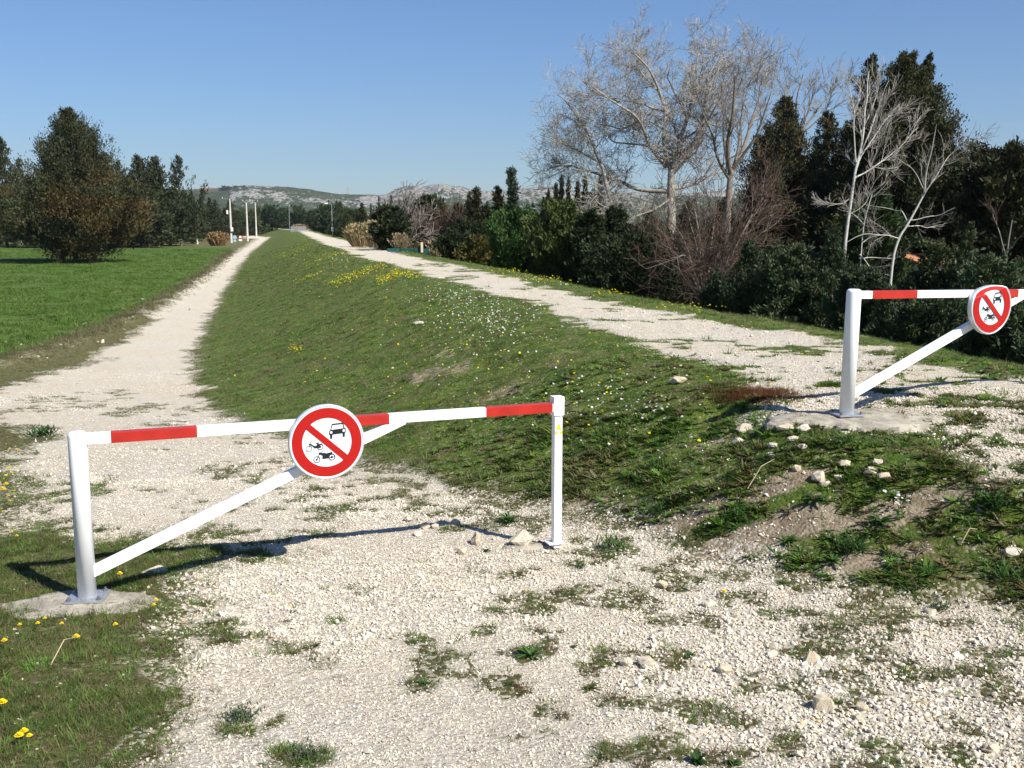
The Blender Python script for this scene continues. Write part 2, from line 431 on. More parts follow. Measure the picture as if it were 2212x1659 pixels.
# ------------------------------------------------------------------ terrain material
def terrain_mat():
    m, nt, out = newmat('ground_cover')
    co = gcoords(nt)
    def attr(nm):
        a = N(nt, 'ShaderNodeAttribute'); a.attribute_name = nm; return a.outputs['Fac']
    veg, dirt, fld, ban = attr('veg'), attr('dirt'), attr('field'), attr('bank')
    # gravel
    v1 = N(nt, 'ShaderNodeTexVoronoi'); v1.inputs['Scale'].default_value = 42; L(nt, co, v1.inputs['Vector'])
    v2 = N(nt, 'ShaderNodeTexVoronoi'); v2.inputs['Scale'].default_value = 110; L(nt, co, v2.inputs['Vector'])
    bw = N(nt, 'ShaderNodeSeparateColor'); L(nt, v1.outputs['Color'], bw.inputs[0])
    big = noise(nt, co, .55, 5, .6)
    g = mixc(nt, bw.outputs[0], (.54, .49, .40), (.75, .70, .61))
    g = mixc(nt, ramp(nt, big, .35, .65), g, mixc(nt, 1.0, g, (1.0, .96, .88), 'MULTIPLY'))
    g = mixc(nt, ramp(nt, v2.outputs['Distance'], .0, .7, 0, .35), g, (.30, .25, .18))
    fine = noise(nt, co, 16, 6, .75)
    g = mixc(nt, ramp(nt, fine, .55, .75, 0, .5), g, (.36, .30, .22))
    # soil and moss between plants
    sn = noise(nt, co, 7, 6, .7)
    soil = mixc(nt, ramp(nt, sn, .35, .65), (.20, .155, .10), (.33, .27, .19))
    moss = mixc(nt, ramp(nt, noise(nt, co, 22, 5, .75), .35, .65), (.060, .068, .024), (.165, .145, .065))
    bankc = mixc(nt, ramp(nt, noise(nt, co, 3.2, 6, .75), .38, .62), (.058, .104, .016), (.125, .165, .030))
    dry = ramp(nt, noise(nt, co, 1.3, 6, .75), .47, .66, 0, .8)
    bankc = mixc(nt, dry, bankc, (.135, .115, .05))
    bankc = mixc(nt, ramp(nt, noise(nt, co, 11, 5, .8), .45, .65, 0, .6), bankc, (.030, .055, .010))
    pl = mixc(nt, ban, moss, bankc)
    dmask = ramp(nt, math_n(nt, 'ADD', dirt, math_n(nt, 'MULTIPLY', math_n(nt, 'SUBTRACT', sn, .5), 1.1)), .35, .6)
    pl = mixc(nt, dmask, pl, soil)
    peb = ramp(nt, bw.outputs[1], .90, .93, 0, .55)
    pl = mixc(nt, peb, pl, mixc(nt, .5, soil, (.45, .4, .32)))
    # field of young cereal
    fn = noise(nt, co, .12, 4, .6); f2 = noise(nt, co, 5, 5, .8)
    fc = mixc(nt, ramp(nt, fn, .35, .65), (.066, .130, .022), (.110, .158, .034))
    fc = mixc(nt, ramp(nt, f2, .40, .62), fc, (.034, .078, .014))
    fc = mixc(nt, ramp(nt, noise(nt, co, 24, 4, .8), .5, .75, 0, .6), fc, (.15, .17, .06))
    fc = mixc(nt, ramp(nt, noise(nt, co, .55, 4, .7), .55, .75, 0, .6), fc, (.11, .13, .035))
    fc = mixc(nt, ramp(nt, noise(nt, co, 1.9, 6, .8), .4, .7, 0, .5), fc, (.085, .115, .03))
    # blend
    en = math_n(nt, 'MULTIPLY', math_n(nt, 'SUBTRACT', noise(nt, co, 38, 5, .8), .5), 2.2)
    vm = ramp(nt, math_n(nt, 'ADD', veg, en), .38, .62)
    keep = math_n(nt, 'MAXIMUM', ban, ramp(nt, bw.outputs[2], .34, .40))
    vm = math_n(nt, 'MULTIPLY', vm, math_n(nt, 'MAXIMUM', keep, ramp(nt, veg, .9, .97)))
    c = mixc(nt, vm, g, pl)
    c = mixc(nt, fld, c, fc)
    b = N(nt, 'ShaderNodeBsdfPrincipled'); b.inputs['Roughness'].default_value = .95; b.inputs['Specular IOR Level'].default_value = .1
    L(nt, c, b.inputs['Base Color'])
    bp = N(nt, 'ShaderNodeBump'); bp.inputs['Strength'].default_value = .9; bp.inputs['Distance'].default_value = .035
    hgt = math_n(nt, 'ADD', math_n(nt, 'MULTIPLY', noise(nt, co, 30, 6, .8), .8), math_n(nt, 'MULTIPLY', v1.outputs['Distance'], -.5))
    L(nt, hgt, bp.inputs['Height']); L(nt, bp.outputs[0], b.inputs['Normal'])
    L(nt, b.outputs[0], out.inputs[0])
    return m
M_TERR = terrain_mat()

def build_terrain():
    th = np.concatenate([np.linspace(-180, -42, 40, endpoint=False), np.linspace(-42, -30, 40, endpoint=False), np.linspace(-30, 30, 430, endpoint=False),
                         np.linspace(30, 42, 40, endpoint=False), np.linspace(42, 180, 40)])
    th = np.radians(th)
    r = [0.25]
    while r[-1] < 9000:
        rr = r[-1]
        r.append(rr * (1.25 if rr < 2.5 else 1.0105 if rr < 45 else 1.012 if rr < 560 else 1.12))
    r = np.array(r)
    T, R = np.meshgrid(th, r)
    X = R * np.sin(T); Y = R * np.cos(T)
    Z = terrain(X, Y)
    Z = np.where(R > 700, -1.3 - (R - 700) * .0000, Z)
    nr, nt_ = X.shape
    V = np.stack([X, Y, Z], -1).reshape(-1, 3)
    idx = np.arange(nr * nt_).reshape(nr, nt_)
    Fq = np.stack([idx[:-1, :-1], idx[1:, :-1], idx[1:, 1:], idx[:-1, 1:]], -1).reshape(-1, 4)
    Fq = Fq[:, ::-1]
    x, y = V[:, 0], V[:, 1]
    veg, dirt, fld = ground_masks(x, y)
    dt = sd_poly(x, y, TOE); dc = sd_poly(x, y, CREST)
    bank = sstep(.1, -.5, dt)
    far = sstep(560, 640, R.ravel())
    veg = np.maximum(veg, far); fld = fld * (1 - far)
    fm = V[Fq].mean(1)
    def vals(a): return a[Fq].mean(1)
    kf, kd, kb, kv = vals(fld), vals(np.where(dt < 0, 1., 0.)), vals(np.where(dc < 0, 1., 0.)), vals(veg)
    reg = np.where(kf > .5, 1, np.where((kd > .5) & ((kb <= .5) | (kv > .6)), 2, np.where(kb > .5, 3, np.where(kv < .55, 4, 0))))
    # top track only where it is gravelled
    names = {0: 'verge', 1: 'field', 2: 'levee_bank', 3: 'gravel_track', 4: 'gravel_path'}
    for k, nm in names.items():
        f = Fq[reg == k]
        if not len(f): continue
        u, inv = np.unique(f, return_inverse=True)
        me = np_mesh(nm, V[u], inv.reshape(f.shape), smooth=True)
        for an, arr in (('veg', veg), ('dirt', dirt), ('field', fld), ('bank', bank)):
            a = me.attributes.new(an, 'FLOAT', 'POINT'); a.data.foreach_set('value', arr[u].astype(np.float32))
        o = link(nm, me, M_TERR); tag(o, kind='structure')
build_terrain()

# ------------------------------------------------------------------ scattering of countless small things
def make_variants(meshes, mats, cname):
    c = bpy.data.collections.new(cname)
    for i, me in enumerate(meshes):
        for m in mats: me.materials.append(m)
        o = bpy.data.objects.new('%s_shape_%02d' % (cname, i), me)
        c.objects.link(o)
    return c
def scatter(name, pts, rot, scl, idx, tint, coll, mat):
    n = len(pts)
    me = bpy.data.meshes.new(name); me.vertices.add(n); me.vertices.foreach_set('co', np.asarray(pts, np.float32).ravel())
    a = me.attributes.new('rot', 'FLOAT_VECTOR', 'POINT'); a.data.foreach_set('vector', np.asarray(rot, np.float32).ravel())
    a = me.attributes.new('scl', 'FLOAT_VECTOR', 'POINT'); a.data.foreach_set('vector', np.asarray(scl, np.float32).ravel())
    a = me.attributes.new('pick', 'INT', 'POINT'); a.data.foreach_set('value', np.asarray(idx, np.int32))
    a = me.attributes.new('tint', 'FLOAT_COLOR', 'POINT'); c = np.ones((n, 4), np.float32); c[:, :3] = tint; a.data.foreach_set('color', c.ravel())
    me.update()
    o = link(name, me, mat); tag(o, kind='stuff')
    g = bpy.data.node_groups.new(name + '_nodes', 'GeometryNodeTree')
    g.interface.new_socket('Geometry', in_out='INPUT', socket_type='NodeSocketGeometry')
    g.interface.new_socket('Geometry', in_out='OUTPUT', socket_type='NodeSocketGeometry')
    gi = g.nodes.new('NodeGroupInput'); go = g.nodes.new('NodeGroupOutput')
    ci = g.nodes.new('GeometryNodeCollectionInfo'); ci.inputs[0].default_value = coll
    ci.inputs['Separate Children'].default_value = True; ci.inputs['Reset Children'].default_value = True
    ip = g.nodes.new('GeometryNodeInstanceOnPoints')
    ip.inputs['Pick Instance'].default_value = True
    def na(nm, dt):
        k = g.nodes.new('GeometryNodeInputNamedAttribute'); k.data_type = dt; k.inputs['Name'].default_value = nm
        return [s for s in k.outputs if s.enabled and s.name == 'Attribute'][0]
    g.links.new(gi.outputs[0], ip.inputs['Points']); g.links.new(ci.outputs[0], ip.inputs['Instance'])
    g.links.new(na('pick', 'INT'), ip.inputs['Instance Index'])
    e2r = g.nodes.new('FunctionNodeEulerToRotation'); g.links.new(na('rot', 'FLOAT_VECTOR'), e2r.inputs[0])
    g.links.new(e2r.outputs[0], ip.inputs['Rotation']); g.links.new(na('scl', 'FLOAT_VECTOR'), ip.inputs['Scale'])
    g.links.new(ip.outputs[0], go.inputs[0])
    md = o.modifiers.new('scatter', 'NODES'); md.node_group = g
    return o

def hull_stone(seed, npts=13, flat=.65, name='stone'):
    r = np.random.default_rng(seed)
    p = r.normal(size=(npts, 3)); p /= np.linalg.norm(p, axis=1)[:, None]
    p *= r.uniform(.72, 1.0, (npts, 1)); p *= np.array([1.0, r.uniform(.6, .9), flat * r.uniform(.75, 1.1)]) * .5
    bm = bmesh.new()
    vs = [bm.verts.new(q) for q in p]
    bmesh.ops.convex_hull(bm, input=vs)
    for v in [v for v in bm.verts if not v.link_faces]: bm.verts.remove(v)
    me = bpy.data.meshes.new(name); bm.to_mesh(me); bm.free(); return me
def stone_mat(name, inst):
    m, nt, out = newmat(name)
    at = N(nt, 'ShaderNodeAttribute'); at.attribute_name = 'tint'
    if inst: at.attribute_type = 'INSTANCER'
    b = N(nt, 'ShaderNodeBsdfPrincipled'); b.inputs['Roughness'].default_value = .9; b.inputs['Specular IOR Level'].default_value = .15
    co = coords(nt)
    n = noise(nt, co, 3.0 if inst else 14, 5, .7)
    base = at.outputs['Color'] if inst else None
    if inst:
        c = mixc(nt, ramp(nt, n, .35, .7), base, mixc(nt, 1.0, base, (.86, .82, .76), 'MULTIPLY'))
    else:
        oi = N(nt, 'ShaderNodeObjectInfo')
        c0 = mixc(nt, oi.outputs['Random'], (.56, .52, .45), (.54, .46, .33))
        c = mixc(nt, ramp(nt, n, .42, .66), c0, mixc(nt, 1.0, c0, (.80, .74, .62), 'MULTIPLY'))
        bp = N(nt, 'ShaderNodeBump'); bp.inputs['Strength'].default_value = .6; bp.inputs['Distance'].default_value = .006
        L(nt, noise(nt, co, 60, 6, .7), bp.inputs['Height']); L(nt, bp.outputs[0], b.inputs['Normal'])
    L(nt, c, b.inputs['Base Color'])
    L(nt, b.outputs[0], out.inputs[0]); return m
M_GRAV = stone_mat('gravel_stone', True)
M_ROCK = stone_mat('limestone', False)

# random ground points inside the view wedge
def wedge(n, y0, y1, pw=1.0, half=.56):
    """points with depth density ~ y**-pw relative to area"""
    u = rng.random(n)
    k = 2 - pw
    y = (u * (y1 ** k - y0 ** k) + y0 ** k) ** (1 / k) if abs(k) > 1e-6 else y0 * (y1 / y0) ** u
    x = (rng.random(n) * 2 - 1) * (half * y + .25)
    return x, y

LPAD = on_ground(180, 1308)
RPADX, RPADY = 2.78, 8.15
def gravel():
    xs = []; ys = []
    for n, a, b, pw in ((135000, 3.3, 9.5, .5), (60000, 9.5, 24, 1.6)):
        x, y = wedge(n, a, b, pw); xs.append(x); ys.append(y)
    x = np.concatenate(xs); y = np.concatenate(ys)
    veg, dirt, fld = ground_masks(x, y)
    dt = sd_poly(x, y, TOE); dc = sd_poly(x, y, CREST); onb = (dt < 0) & (dc > -.1)
    inpath = np.minimum(sd_poly(x, y, G1), sd_poly(x, y, G2)) < .1
    p = np.clip(1.0 - veg * .80, 0, 1)
    p = np.where(~inpath & (veg > .5), .012 + .12 * dirt, p)
    for px_, py_, r_, dz_ in [(RPADX, RPADY, .60, 0)] + [(LPAD[0], LPAD[1], .31, 0)]:
        p = np.where((x - px_) ** 2 / 1.2 + ((y - py_) / .62) ** 2 < r_ ** 2, .01, p)
    p *= (fld < .3)
    coarse = sstep(.42, .62, fbm(x * .7, y * .7, 51, 3) + .12 * sstep(.5, 2.2, x) - .03 * (y > 8))
    k = rng.random(len(x)) < p
    x, y, veg, coarse = x[k], y[k], veg[k], coarse[k]
    z = terrain(x, y)
    n = len(x)
    s = .0115 * rng.lognormal(0, .30, n) * (1 + .6 * coarse) * (1 + .22 * sstep(.3, 1.6, x) * sstep(6.2, 4.6, y))
    s = np.where(rng.random(n) < .012, s * 2.1, s)
    s = np.where(y > 9.5, s * (1 + (y - 9.5) * .03), s)
    s = np.clip(s, .008, .075)
    t = rng.random((n, 1))
    base = np.array([[.68, .635, .56]]) * (1 - t ** 1.5) + np.array([[.62, .54, .42]]) * t ** 1.5
    base *= rng.uniform(.72, 1.12, (n, 1))
    w = rng.random(n) < .02; base[w] = (.56, .43, .24)
    w = rng.random(n) < .05; base[w] = base[w] * .8 + np.array([0, .01, .03])
    base = np.clip(base, 0, .8)
    rot = np.stack([rng.normal(0, .5, n), rng.normal(0, .5, n), rng.uniform(0, 6.28, n)], -1)
    coll = make_variants([hull_stone(100 + i, name='gravel_stone') for i in range(14)], [M_GRAV], 'gravel')
    o = scatter('gravel_stones', np.stack([x, y, z + s * .12], -1), rot, np.stack([s, s, s], -1), rng.integers(0, 14, n), base, coll, M_GRAV)
    return o
gravel()

# ------------------------------------------------------------------ grass and herbs
def blades(seed, n, h, w, lean, spread, segs=2, curl=.6):
    r = np.random.default_rng(seed); V = []; Fc = []
    for i in range(n):
        a = r.uniform(0, 6.28); d = np.array([math.cos(a), math.sin(a), 0]); side = np.array([-d[1], d[0], 0])
        p = r.normal(0, spread, 2); p = np.array([p[0], p[1], -.01]); hh = h * r.uniform(.55, 1.15); ww = w * r.uniform(.7, 1.2); ln = lean * r.uniform(.3, 1.4)
        o = len(V)
        for j in range(segs + 1):
            t = j / segs
            c = p + d * ln * hh * (t + curl * t * t) + np.array([0, 0, hh * (t - .35 * ln * curl * t * t)])
            k = ww * (1 - t) ** .6 * (.6 + .8 * min(1, t * 2.5)) * .5 if segs > 2 else ww * (1 - .9 * t) * .5
            V += [c - side * k, c + side * k]
        for j in range(segs):
            Fc.append((o + 2 * j, o + 2 * j + 1, o + 2 * j + 3, o + 2 * j + 2))
    return np_mesh('tuft', np.array(V), np.array(Fc))
M_GRASS = foliage('grass_blade', (1, 1, 1), inst=True, var=.2, trans=.3, scale=2)
GREENS = np.array([[.115, .215, .030], [.085, .18, .024], [.165, .24, .050], [.060, .13, .022], [.15, .175, .050]])
DRYS = np.array([[.16, .12, .055], [.11, .085, .04], [.20, .165, .09]])
RED = np.array([[.13, .045, .03], [.10, .06, .035]])

def herbs():
    tufts = [blades(i, 15, .055, .006, .75, .018) for i in range(5)]
    rosettes = [blades(50 + i, 15, .06, .017, 1.1, .010, 3) for i in range(5)]
    sprigs = [blades(80 + i, 8, .05, .003, .6, .02) for i in range(3)]
    coll = make_variants(tufts + rosettes + sprigs, [M_GRASS], 'herb')
    xs = []; ys = []
    for n, a, b, pw in ((95000, 3.3, 10, .6), (70000, 10, 26, 1.5), (60000, 26, 110, 2.0)):
        x, y = wedge(n, a, b, pw); xs.append(x); ys.append(y)
    xs.append(rng.uniform(-3.6, -.7, 42000)); ys.append(rng.uniform(3.2, 7.4, 42000))
    xs.append(rng.uniform(-40, -4, 26000)); ys.append(rng.uniform(13, 75, 26000))
    x = np.concatenate(xs); y = np.concatenate(ys)
    veg, dirt, fld = ground_masks(x, y)
    dt = sd_poly(x, y, TOE)
    onbank = dt < -.1
    cl = fbm(x * 3.4, y * 3.4, 61, 4)
    p = sstep(.35, .9, veg) * (1 - .93 * dirt) * (fld < .4)
    p = np.where(onbank, p * (.16 + .84 * sstep(.44, .58, cl)) * np.where(y < 11, .8, 1), p * (.30 + .6 * sstep(.42, .55, cl)))
    thin = (veg < .55) & (veg > .12) & (y < 14); p = np.where(thin, .12 * veg * 2, p)
    p = np.where((veg <= .12) & (y < 12), .004, p)
    k = rng.random(len(x)) < p
    x, y, veg, onbank, cl = x[k], y[k], veg[k], onbank[k], cl[k]
    n = len(x); z = terrain(x, y)
    kind = rng.random(n)
    big = onbank & (y < 12) & (x > -.8)
    pick = np.where(big & (kind < .62), 5 + rng.integers(0, 5, n), np.where(kind < .85, rng.integers(0, 5, n), 10 + rng.integers(0, 3, n)))
    pick = np.where((~onbank) & (kind < .35), 10 + rng.integers(0, 3, n), pick)
    s = rng.lognormal(0, .28, n) * np.where(onbank, .72, .58)
    s = s * np.where(big & (pick >= 5) & (pick < 10), .80, 1) * np.where(y > 14, 1 + (y - 14) * .055, 1)
    s = np.clip(s, .3, 5)
    sz = s * np.where(y > 14, 1 / (1 + (y - 14) * .032), 1)
    g = GREENS[rng.integers(0, 5, n)] * rng.uniform(.5, 1.3, (n, 1))
    hue = fbm(x * .7, y * .7, 71, 3)[:, None]
    g = g * (1 - .45 * sstep(.5, .7, hue)) + np.array([[.12, .105, .04]]) * .45 * sstep(.5, .7, hue)
    dry = rng.random(n) < np.where(onbank, .16 + .30 * (fbm(x * 1.3, y * 1.3, 77, 4) > .52), .36)
    g[dry] = DRYS[rng.integers(0, 3, dry.sum())]
    rd = (~onbank) & (rng.random(n) < .14) & (x > 0); g[rd] = RED[rng.integers(0, 2, rd.sum())]
    rot = np.stack([rng.normal(0, .12, n), rng.normal(0, .12, n), rng.uniform(0, 6.28, n)], -1)
    scatter('low_grass_and_herbs', np.stack([x, y, z - .004], -1), rot, np.stack([s, s, sz], -1), pick, g, coll, M_GRASS)
herbs()
# ------------------------------------------------------------------ barriers
M_WHITE = simple('white_paint', (.87, .87, .86), .38, .03, 3, .5, 0, ((.50, .46, .38), .71))
M_RED = simple('red_paint', (.40, .020, .012), .34, .12, 8, .5, 0, ((.55, .30, .26), .74))
M_SIGNRED = simple('red_reflective_film', (.38, .010, .007), .5, .03, 5, .2)
M_SIGNWHITE = simple('white_reflective_film', (.70, .74, .78), .4, .02, 5, .4)
M_BLACK = simple('black_film', (.012, .012, .013), .45, .05, 5, .4)
M_ALU = simple('aluminium_rim', (.62, .64, .66), .35, .05, 8, .5, .35)
M_GALV = simple('galvanised_steel', (.36, .38, .41), .45, .15, 25, .5, .5)
M_BOLT = simple('bolt_steel', (.22, .22, .22), .5, .2, 40, .5, .6)
M_YELLOW = simple('yellow_trail_paint', (.75, .48, .02), .55, .05, 10)
M_CONC = simple('concrete', (.34, .31, .25), .95, .28, 7, .1, 0, ((.19, .165, .12), .54), 1.0)
M_CONCP = simple('pale_concrete_pole', (.52, .49, .43), .9, .08, 2, .1)

SR = .235                              # sign radius
def sym(px, py):                       # pictogram drawing units -> sign plane
    return ((px - 808) / 715 * SR, -(py - 871) / 715 * SR)
def bend(u, v):
    """dent of the knocked sign: the top edge folded back"""
    a = math.radians(12)
    n = -u * math.sin(a) + v * math.cos(a); t = u * math.cos(a) + v * math.sin(a)
    k = .50 * SR; dy = 0.0
    if n > k - .05 * SR:
        w_ = .10 * SR; q = min(max((n - k + w_ / 2) / w_, 0), 1); e = (n - k) if n > k + w_ / 2 else w_ * q * q / 2     # eased crease
        dy = e * .42 * (1 + .4 * max(0, -t / SR)); n = n - e * .60
    # left upper shoulder pushed in
    u2 = t * math.cos(a) - n * math.sin(a); v2 = t * math.sin(a) + n * math.cos(a)
    return u2, v2, dy + .005 * math.sin(u * 14)
class Plate:
    """flat pieces on the sign plane, facing -y"""
    def __init__(s, bent): s.mb = MB(); s.bent = bent
    def pt(s, u, v, y):
        if s.bent:
            u, v, d = bend(u, v); return (u, y + d, v)
        return (u, y, v)
    def poly(s, P, y, th=.0006):
        n = len(P)
        vs = [s.pt(u, v, y - th) for u, v in P] + [s.pt(u, v, y) for u, v in P]
        fs = [tuple(range(n))] + [(i, (i + 1) % n, n + (i + 1) % n, n + i) for i in range(n)]
        s.mb.add(vs, fs)
    def ring(s, c, r0, r1, y, n=48, rings=3):
        vs = []; y = y - (.003 if s.bent and r1 > .1 and y < -.001 else 0); fs = []
        for j in range(rings + 1):
            r = r0 + (r1 - r0) * j / rings
            for i in range(n):
                t = 2 * math.pi * i / n; vs.append(s.pt(c[0] + r * math.cos(t), c[1] + r * math.sin(t), y))
        for j in range(rings):
            for i in range(n): fs.append((j * n + i, j * n + (i + 1) % n, (j + 1) * n + (i + 1) % n, (j + 1) * n + i))
        s.mb.add(vs, fs)
    def line(s, pts, w, y):
        for (a, b), (c, d) in zip(pts[:-1], pts[1:]):
            L_ = math.hypot(c - a, d - b); nx, ny = -(d - b) / L_ * w / 2, (c - a) / L_ * w / 2
            s.poly([(a + nx, b + ny), (c + nx, d + ny), (c - nx, d - ny), (a - nx, b - ny)], y)
def make_sign(parent, s0, z0, y0, bent):
    rim = Plate(bent)
    prof = [(SR * .94, 0.0), (SR * .965, -.004), (SR * .99, -.002), (SR, .006), (SR, .034), (SR * .985, .040), (0.001, .040)]
    n = 72; vs = []; fs = []
    for r, y in prof:
        for i in range(n):
            t = 2 * math.pi * i / n; vs.append(rim.pt(r * math.cos(t), r * math.sin(t), y))
    for j in range(len(prof) - 1):
        for i in range(n): fs.append((j * n + i, j * n + (i + 1) % n, (j + 1) * n + (i + 1) % n, (j + 1) * n + i))
    rim.mb.add(vs, fs)
    sg = rim.mb.build('prohibition_sign', M_ALU, parent, True, (s0, y0, z0))
    f = Plate(bent); f.ring((0, 0), .0005, SR * .945, .0, 72, 40); f.mb.build('sign_face', M_SIGNWHITE, sg, True)
    r = Plate(bent); r.ring((0, 0), SR * .652, SR * .918, -.0022, 72, 10)
    a = math.radians(-42.5); w = SR * .084
    m = 40
    for i in range(m):
        k0 = -SR * .68 + SR * 1.36 * i / m; k1 = k0 + SR * 1.36 / m
        r.poly([(k0 * math.cos(a) - w * math.sin(a), k0 * math.sin(a) + w * math.cos(a)), (k1 * math.cos(a) - w * math.sin(a), k1 * math.sin(a) + w * math.cos(a)),
                (k1 * math.cos(a) + w * math.sin(a), k1 * math.sin(a) - w * math.cos(a)), (k0 * math.cos(a) + w * math.sin(a), k0 * math.sin(a) - w * math.cos(a))], -.006 if bent else -.0018, .0008)
    r.mb.build('red_ring_and_slash', M_SIGNRED, sg, False)
    Y = -.0045 if bent else -.0018
    
    c = Plate(bent); PP = lambda L_: [sym(*q) for q in L_]
    c.line(PP([(880, 650), (915, 535), (1115, 527), (1140, 640)]), 16 / 715 * SR, Y)
    c.poly(PP([(905, 526), (920, 524), (1115, 516), (1130, 524), (1126, 540), (912, 549)]), Y)
    c.poly(PP([(850, 665), (872, 640), (1150, 622), (1166, 634), (1166, 700), (1150, 714), (865, 734), (850, 720)]), Y)
    c.poly(PP([(866, 728), (912, 724), (908, 806), (872, 812)]), Y); c.poly(PP([(1104, 712), (1150, 708), (1146, 786), (1110, 790)]), Y)
    c.mb.build('car_pictogram', M_BLACK, sg)
    for q in ((889, 687), (1128, 668)):
        h = Plate(bent); h.ring(sym(*q), .0003, 25 / 715 * SR, Y - .0014, 16, 1); h.mb.build('pictogram_headlight', M_SIGNWHITE, sg)
    p = Plate(bent); U = 1 / 715 * SR
    p.ring(sym(465, 972), 50 * U, 60 * U, Y, 28, 1); p.ring(sym(678, 950), 46 * U, 60 * U, Y, 28, 1); p.ring(sym(674, 948), .5 * U, 22 * U, Y, 12, 1)
    p.poly(PP([(462, 878), (490, 868), (560, 918), (600, 926), (616, 898), (640, 890), (715, 884), (715, 900), (690, 908), (660, 935), (690, 946), (685, 968), (570, 968), (548, 940), (494, 902), (470, 892)]), Y)
    p.line(PP([(498, 870), (505, 840), (522, 822)]), 8 * U, Y); p.line(PP([(494, 885), (462, 975)]), 9 * U, Y)
    p.poly(PP([(595, 868), (658, 860), (655, 878), (600, 882)]), Y); p.line(PP([(622, 878), (638, 896)]), 12 * U, Y)
    p.mb.build('moped_pictogram', M_BLACK, sg)
    p = Plate(bent)
    p.ring(sym(608, 1188), 50 * U, 64 * U, Y, 28, 1); p.ring(sym(893, 1162), 48 * U, 64 * U, Y, 28, 1)
    p.ring(sym(606, 1188), .5 * U, 20 * U, Y, 12, 1); p.ring(sym(890, 1160), .5 * U, 24 * U, Y, 12, 1)
    p.poly(PP([(640, 1070), (665, 1050), (700, 1064), (760, 1070), (790, 1082), (892, 1060), (906, 1085), (904, 1100), (870, 1106), (838, 1140), (830, 1178), (715, 1184), (710, 1150), (722, 1125), (690, 1105), (645, 1086)]), Y)
    p.line(PP([(662, 1082), (608, 1190)]), 13 * U, Y); p.line(PP([(688, 1060), (700, 1042), (730, 1034)]), 8 * U, Y); p.line(PP([(840, 1162), (960, 1160)]), 8 * U, Y)
    p.mb.build('motorcycle_pictogram', M_BLACK, sg)
    b = MB(); b.box((0, .052, .06), (.04, .024, .06)); b.build('sign_bracket', M_GALV, sg)
    b = MB(); b.box((0, .052, -.12), (.04, .024, .05)); b.build('sign_bracket', M_GALV, sg)
    return sg

def make_barrier(name, loc, ang, label, bent, H=1.0, PR=.057, drop=0.0, lean=0.0, mark=True, grp=None):
    root = empty(name, loc, ang); tag(root, label, 'barrier', grp)
    rx = Matrix.Rotation(lean, 4, 'Y')
    b = MB(); b.lathe([(PR, .006), (PR, H - .03), (PR * .93, H - .012), (PR * .7, H - .002), (.002, H)], 28, rx)
    b.build('post', M_WHITE, root, True)
    b = MB(); b.box((0, 0, .006), (.215, .20, .013), Matrix.Rotation(math.radians(-14), 4, 'Z'), .002); pl = b.build('base_plate', M_GALV, root)
    for sx in (-1, 1):
        for sy in (-1, 1):
            t = Matrix.Rotation(math.radians(-14), 4, 'Z') @ Vector((sx * .083, sy * .076, 0))
            q = MB(); q.tube((t.x, t.y, .0125), (t.x, t.y, .024), .014, n=6); q.tube((t.x, t.y, .024), (t.x, t.y, .036), .0065, n=8)
            q.build('bolt', M_BOLT, pl)
    zb = H - .047; W = .060; LEN = 2.965
    zend = zb - drop
    def zat(s): return zb + (zend - zb) * s / 3.0
    Mb = Matrix.Translation((0, 0, zb)) @ Matrix.Rotation(math.atan2(drop, 3.0), 4, 'Y')
    b = MB(); b.box((PR * .8 + (LEN - PR * .8) / 2, 0, 0), (LEN - PR * .8, W, W), Mb, .004); bm_ = b.build('beam', M_WHITE, root)
    for a, c in ((.18, .66), (1.35, 1.83), (2.48, 2.955)):
        b = MB(); b.box(((a + c) / 2, 0, 0), (c - a, W + .003, W + .003), Mb, .004); b.build('red_stripe', M_RED, bm_)
    p0 = Vector((.03, 0, .155)); p1 = Vector((1.93, 0, zat(1.93) - .012))
    d = p1 - p0; a = math.atan2(d.z, d.x)
    b = MB(); b.box((d.length / 2, 0, 0), (d.length, W - .008, W), Matrix.Translation(p0) @ Matrix.Rotation(-a, 4, 'Y'), .004); b.build('brace', M_WHITE, root)
    make_sign(root, 1.42, .845 - drop * .45, -.108 if bent else -.085, bent)
    z3 = zend
    b = MB(); b.box((3.0, 0, z3 / 2 - .02), (.056, .056, z3 + .02), None, .004); rp = b.build('rest_post', M_WHITE, root)
    b = MB(); b.box((3.0, 0, z3 + .01), (.076, .076, .13), None, .008); b.build('post_cap', M_WHITE, rp)
    b = MB(); b.box((2.99, 0, .006 + (z3 - zb)), (.12, .09, .008), Matrix.Translation((0, 0, 0)), .002); b.build('foot_plate', M_WHITE, rp)
    if mark:
        m = MB(); Y0 = -.0295
        def pl_(P):
            n = len(P); m.add([(3.0 + u, Y0, v) for u, v in P] + [(3.0 + u, Y0 + .0012, v) for u, v in P], [tuple(range(n))] + [(i, (i + 1) % n, n + (i + 1) % n, n + i) for i in range(n)])
        pl_([(-.021, .800), (.023, .800), (.002, .850)])
        for cx in (-.016, .017): pl_([(cx + (.0095 if abs(math.cos(t)) > 2 else .0105) * math.cos(t), .781 + .0115 * math.sin(t)) for t in [2 * math.pi * i / 14 for i in range(14)]])
        m.build('trail_mark', M_YELLOW, rp)
    return root
LB = on_ground(190, 1302); LE = on_ground(1200, 1186)
LBv = Vector((LB[0], LB[1], 0)); LEv = Vector((LE[0], LE[1], 0))
ANG_L = math.atan2(LE[1] - LB[1], LE[0] - LB[0])
make_barrier('swing_barrier', (LB[0], LB[1], LB[2] + .03), ANG_L, 'near red and white barrier with round prohibition sign across the lower gravel path', False, PR=.052,
             H=1.0, drop=-.0 + (LB[2] + .03 - LE[2]) * 0, grp='red and white barriers')
RBx, RBy = at_z(1828, 899, .70)
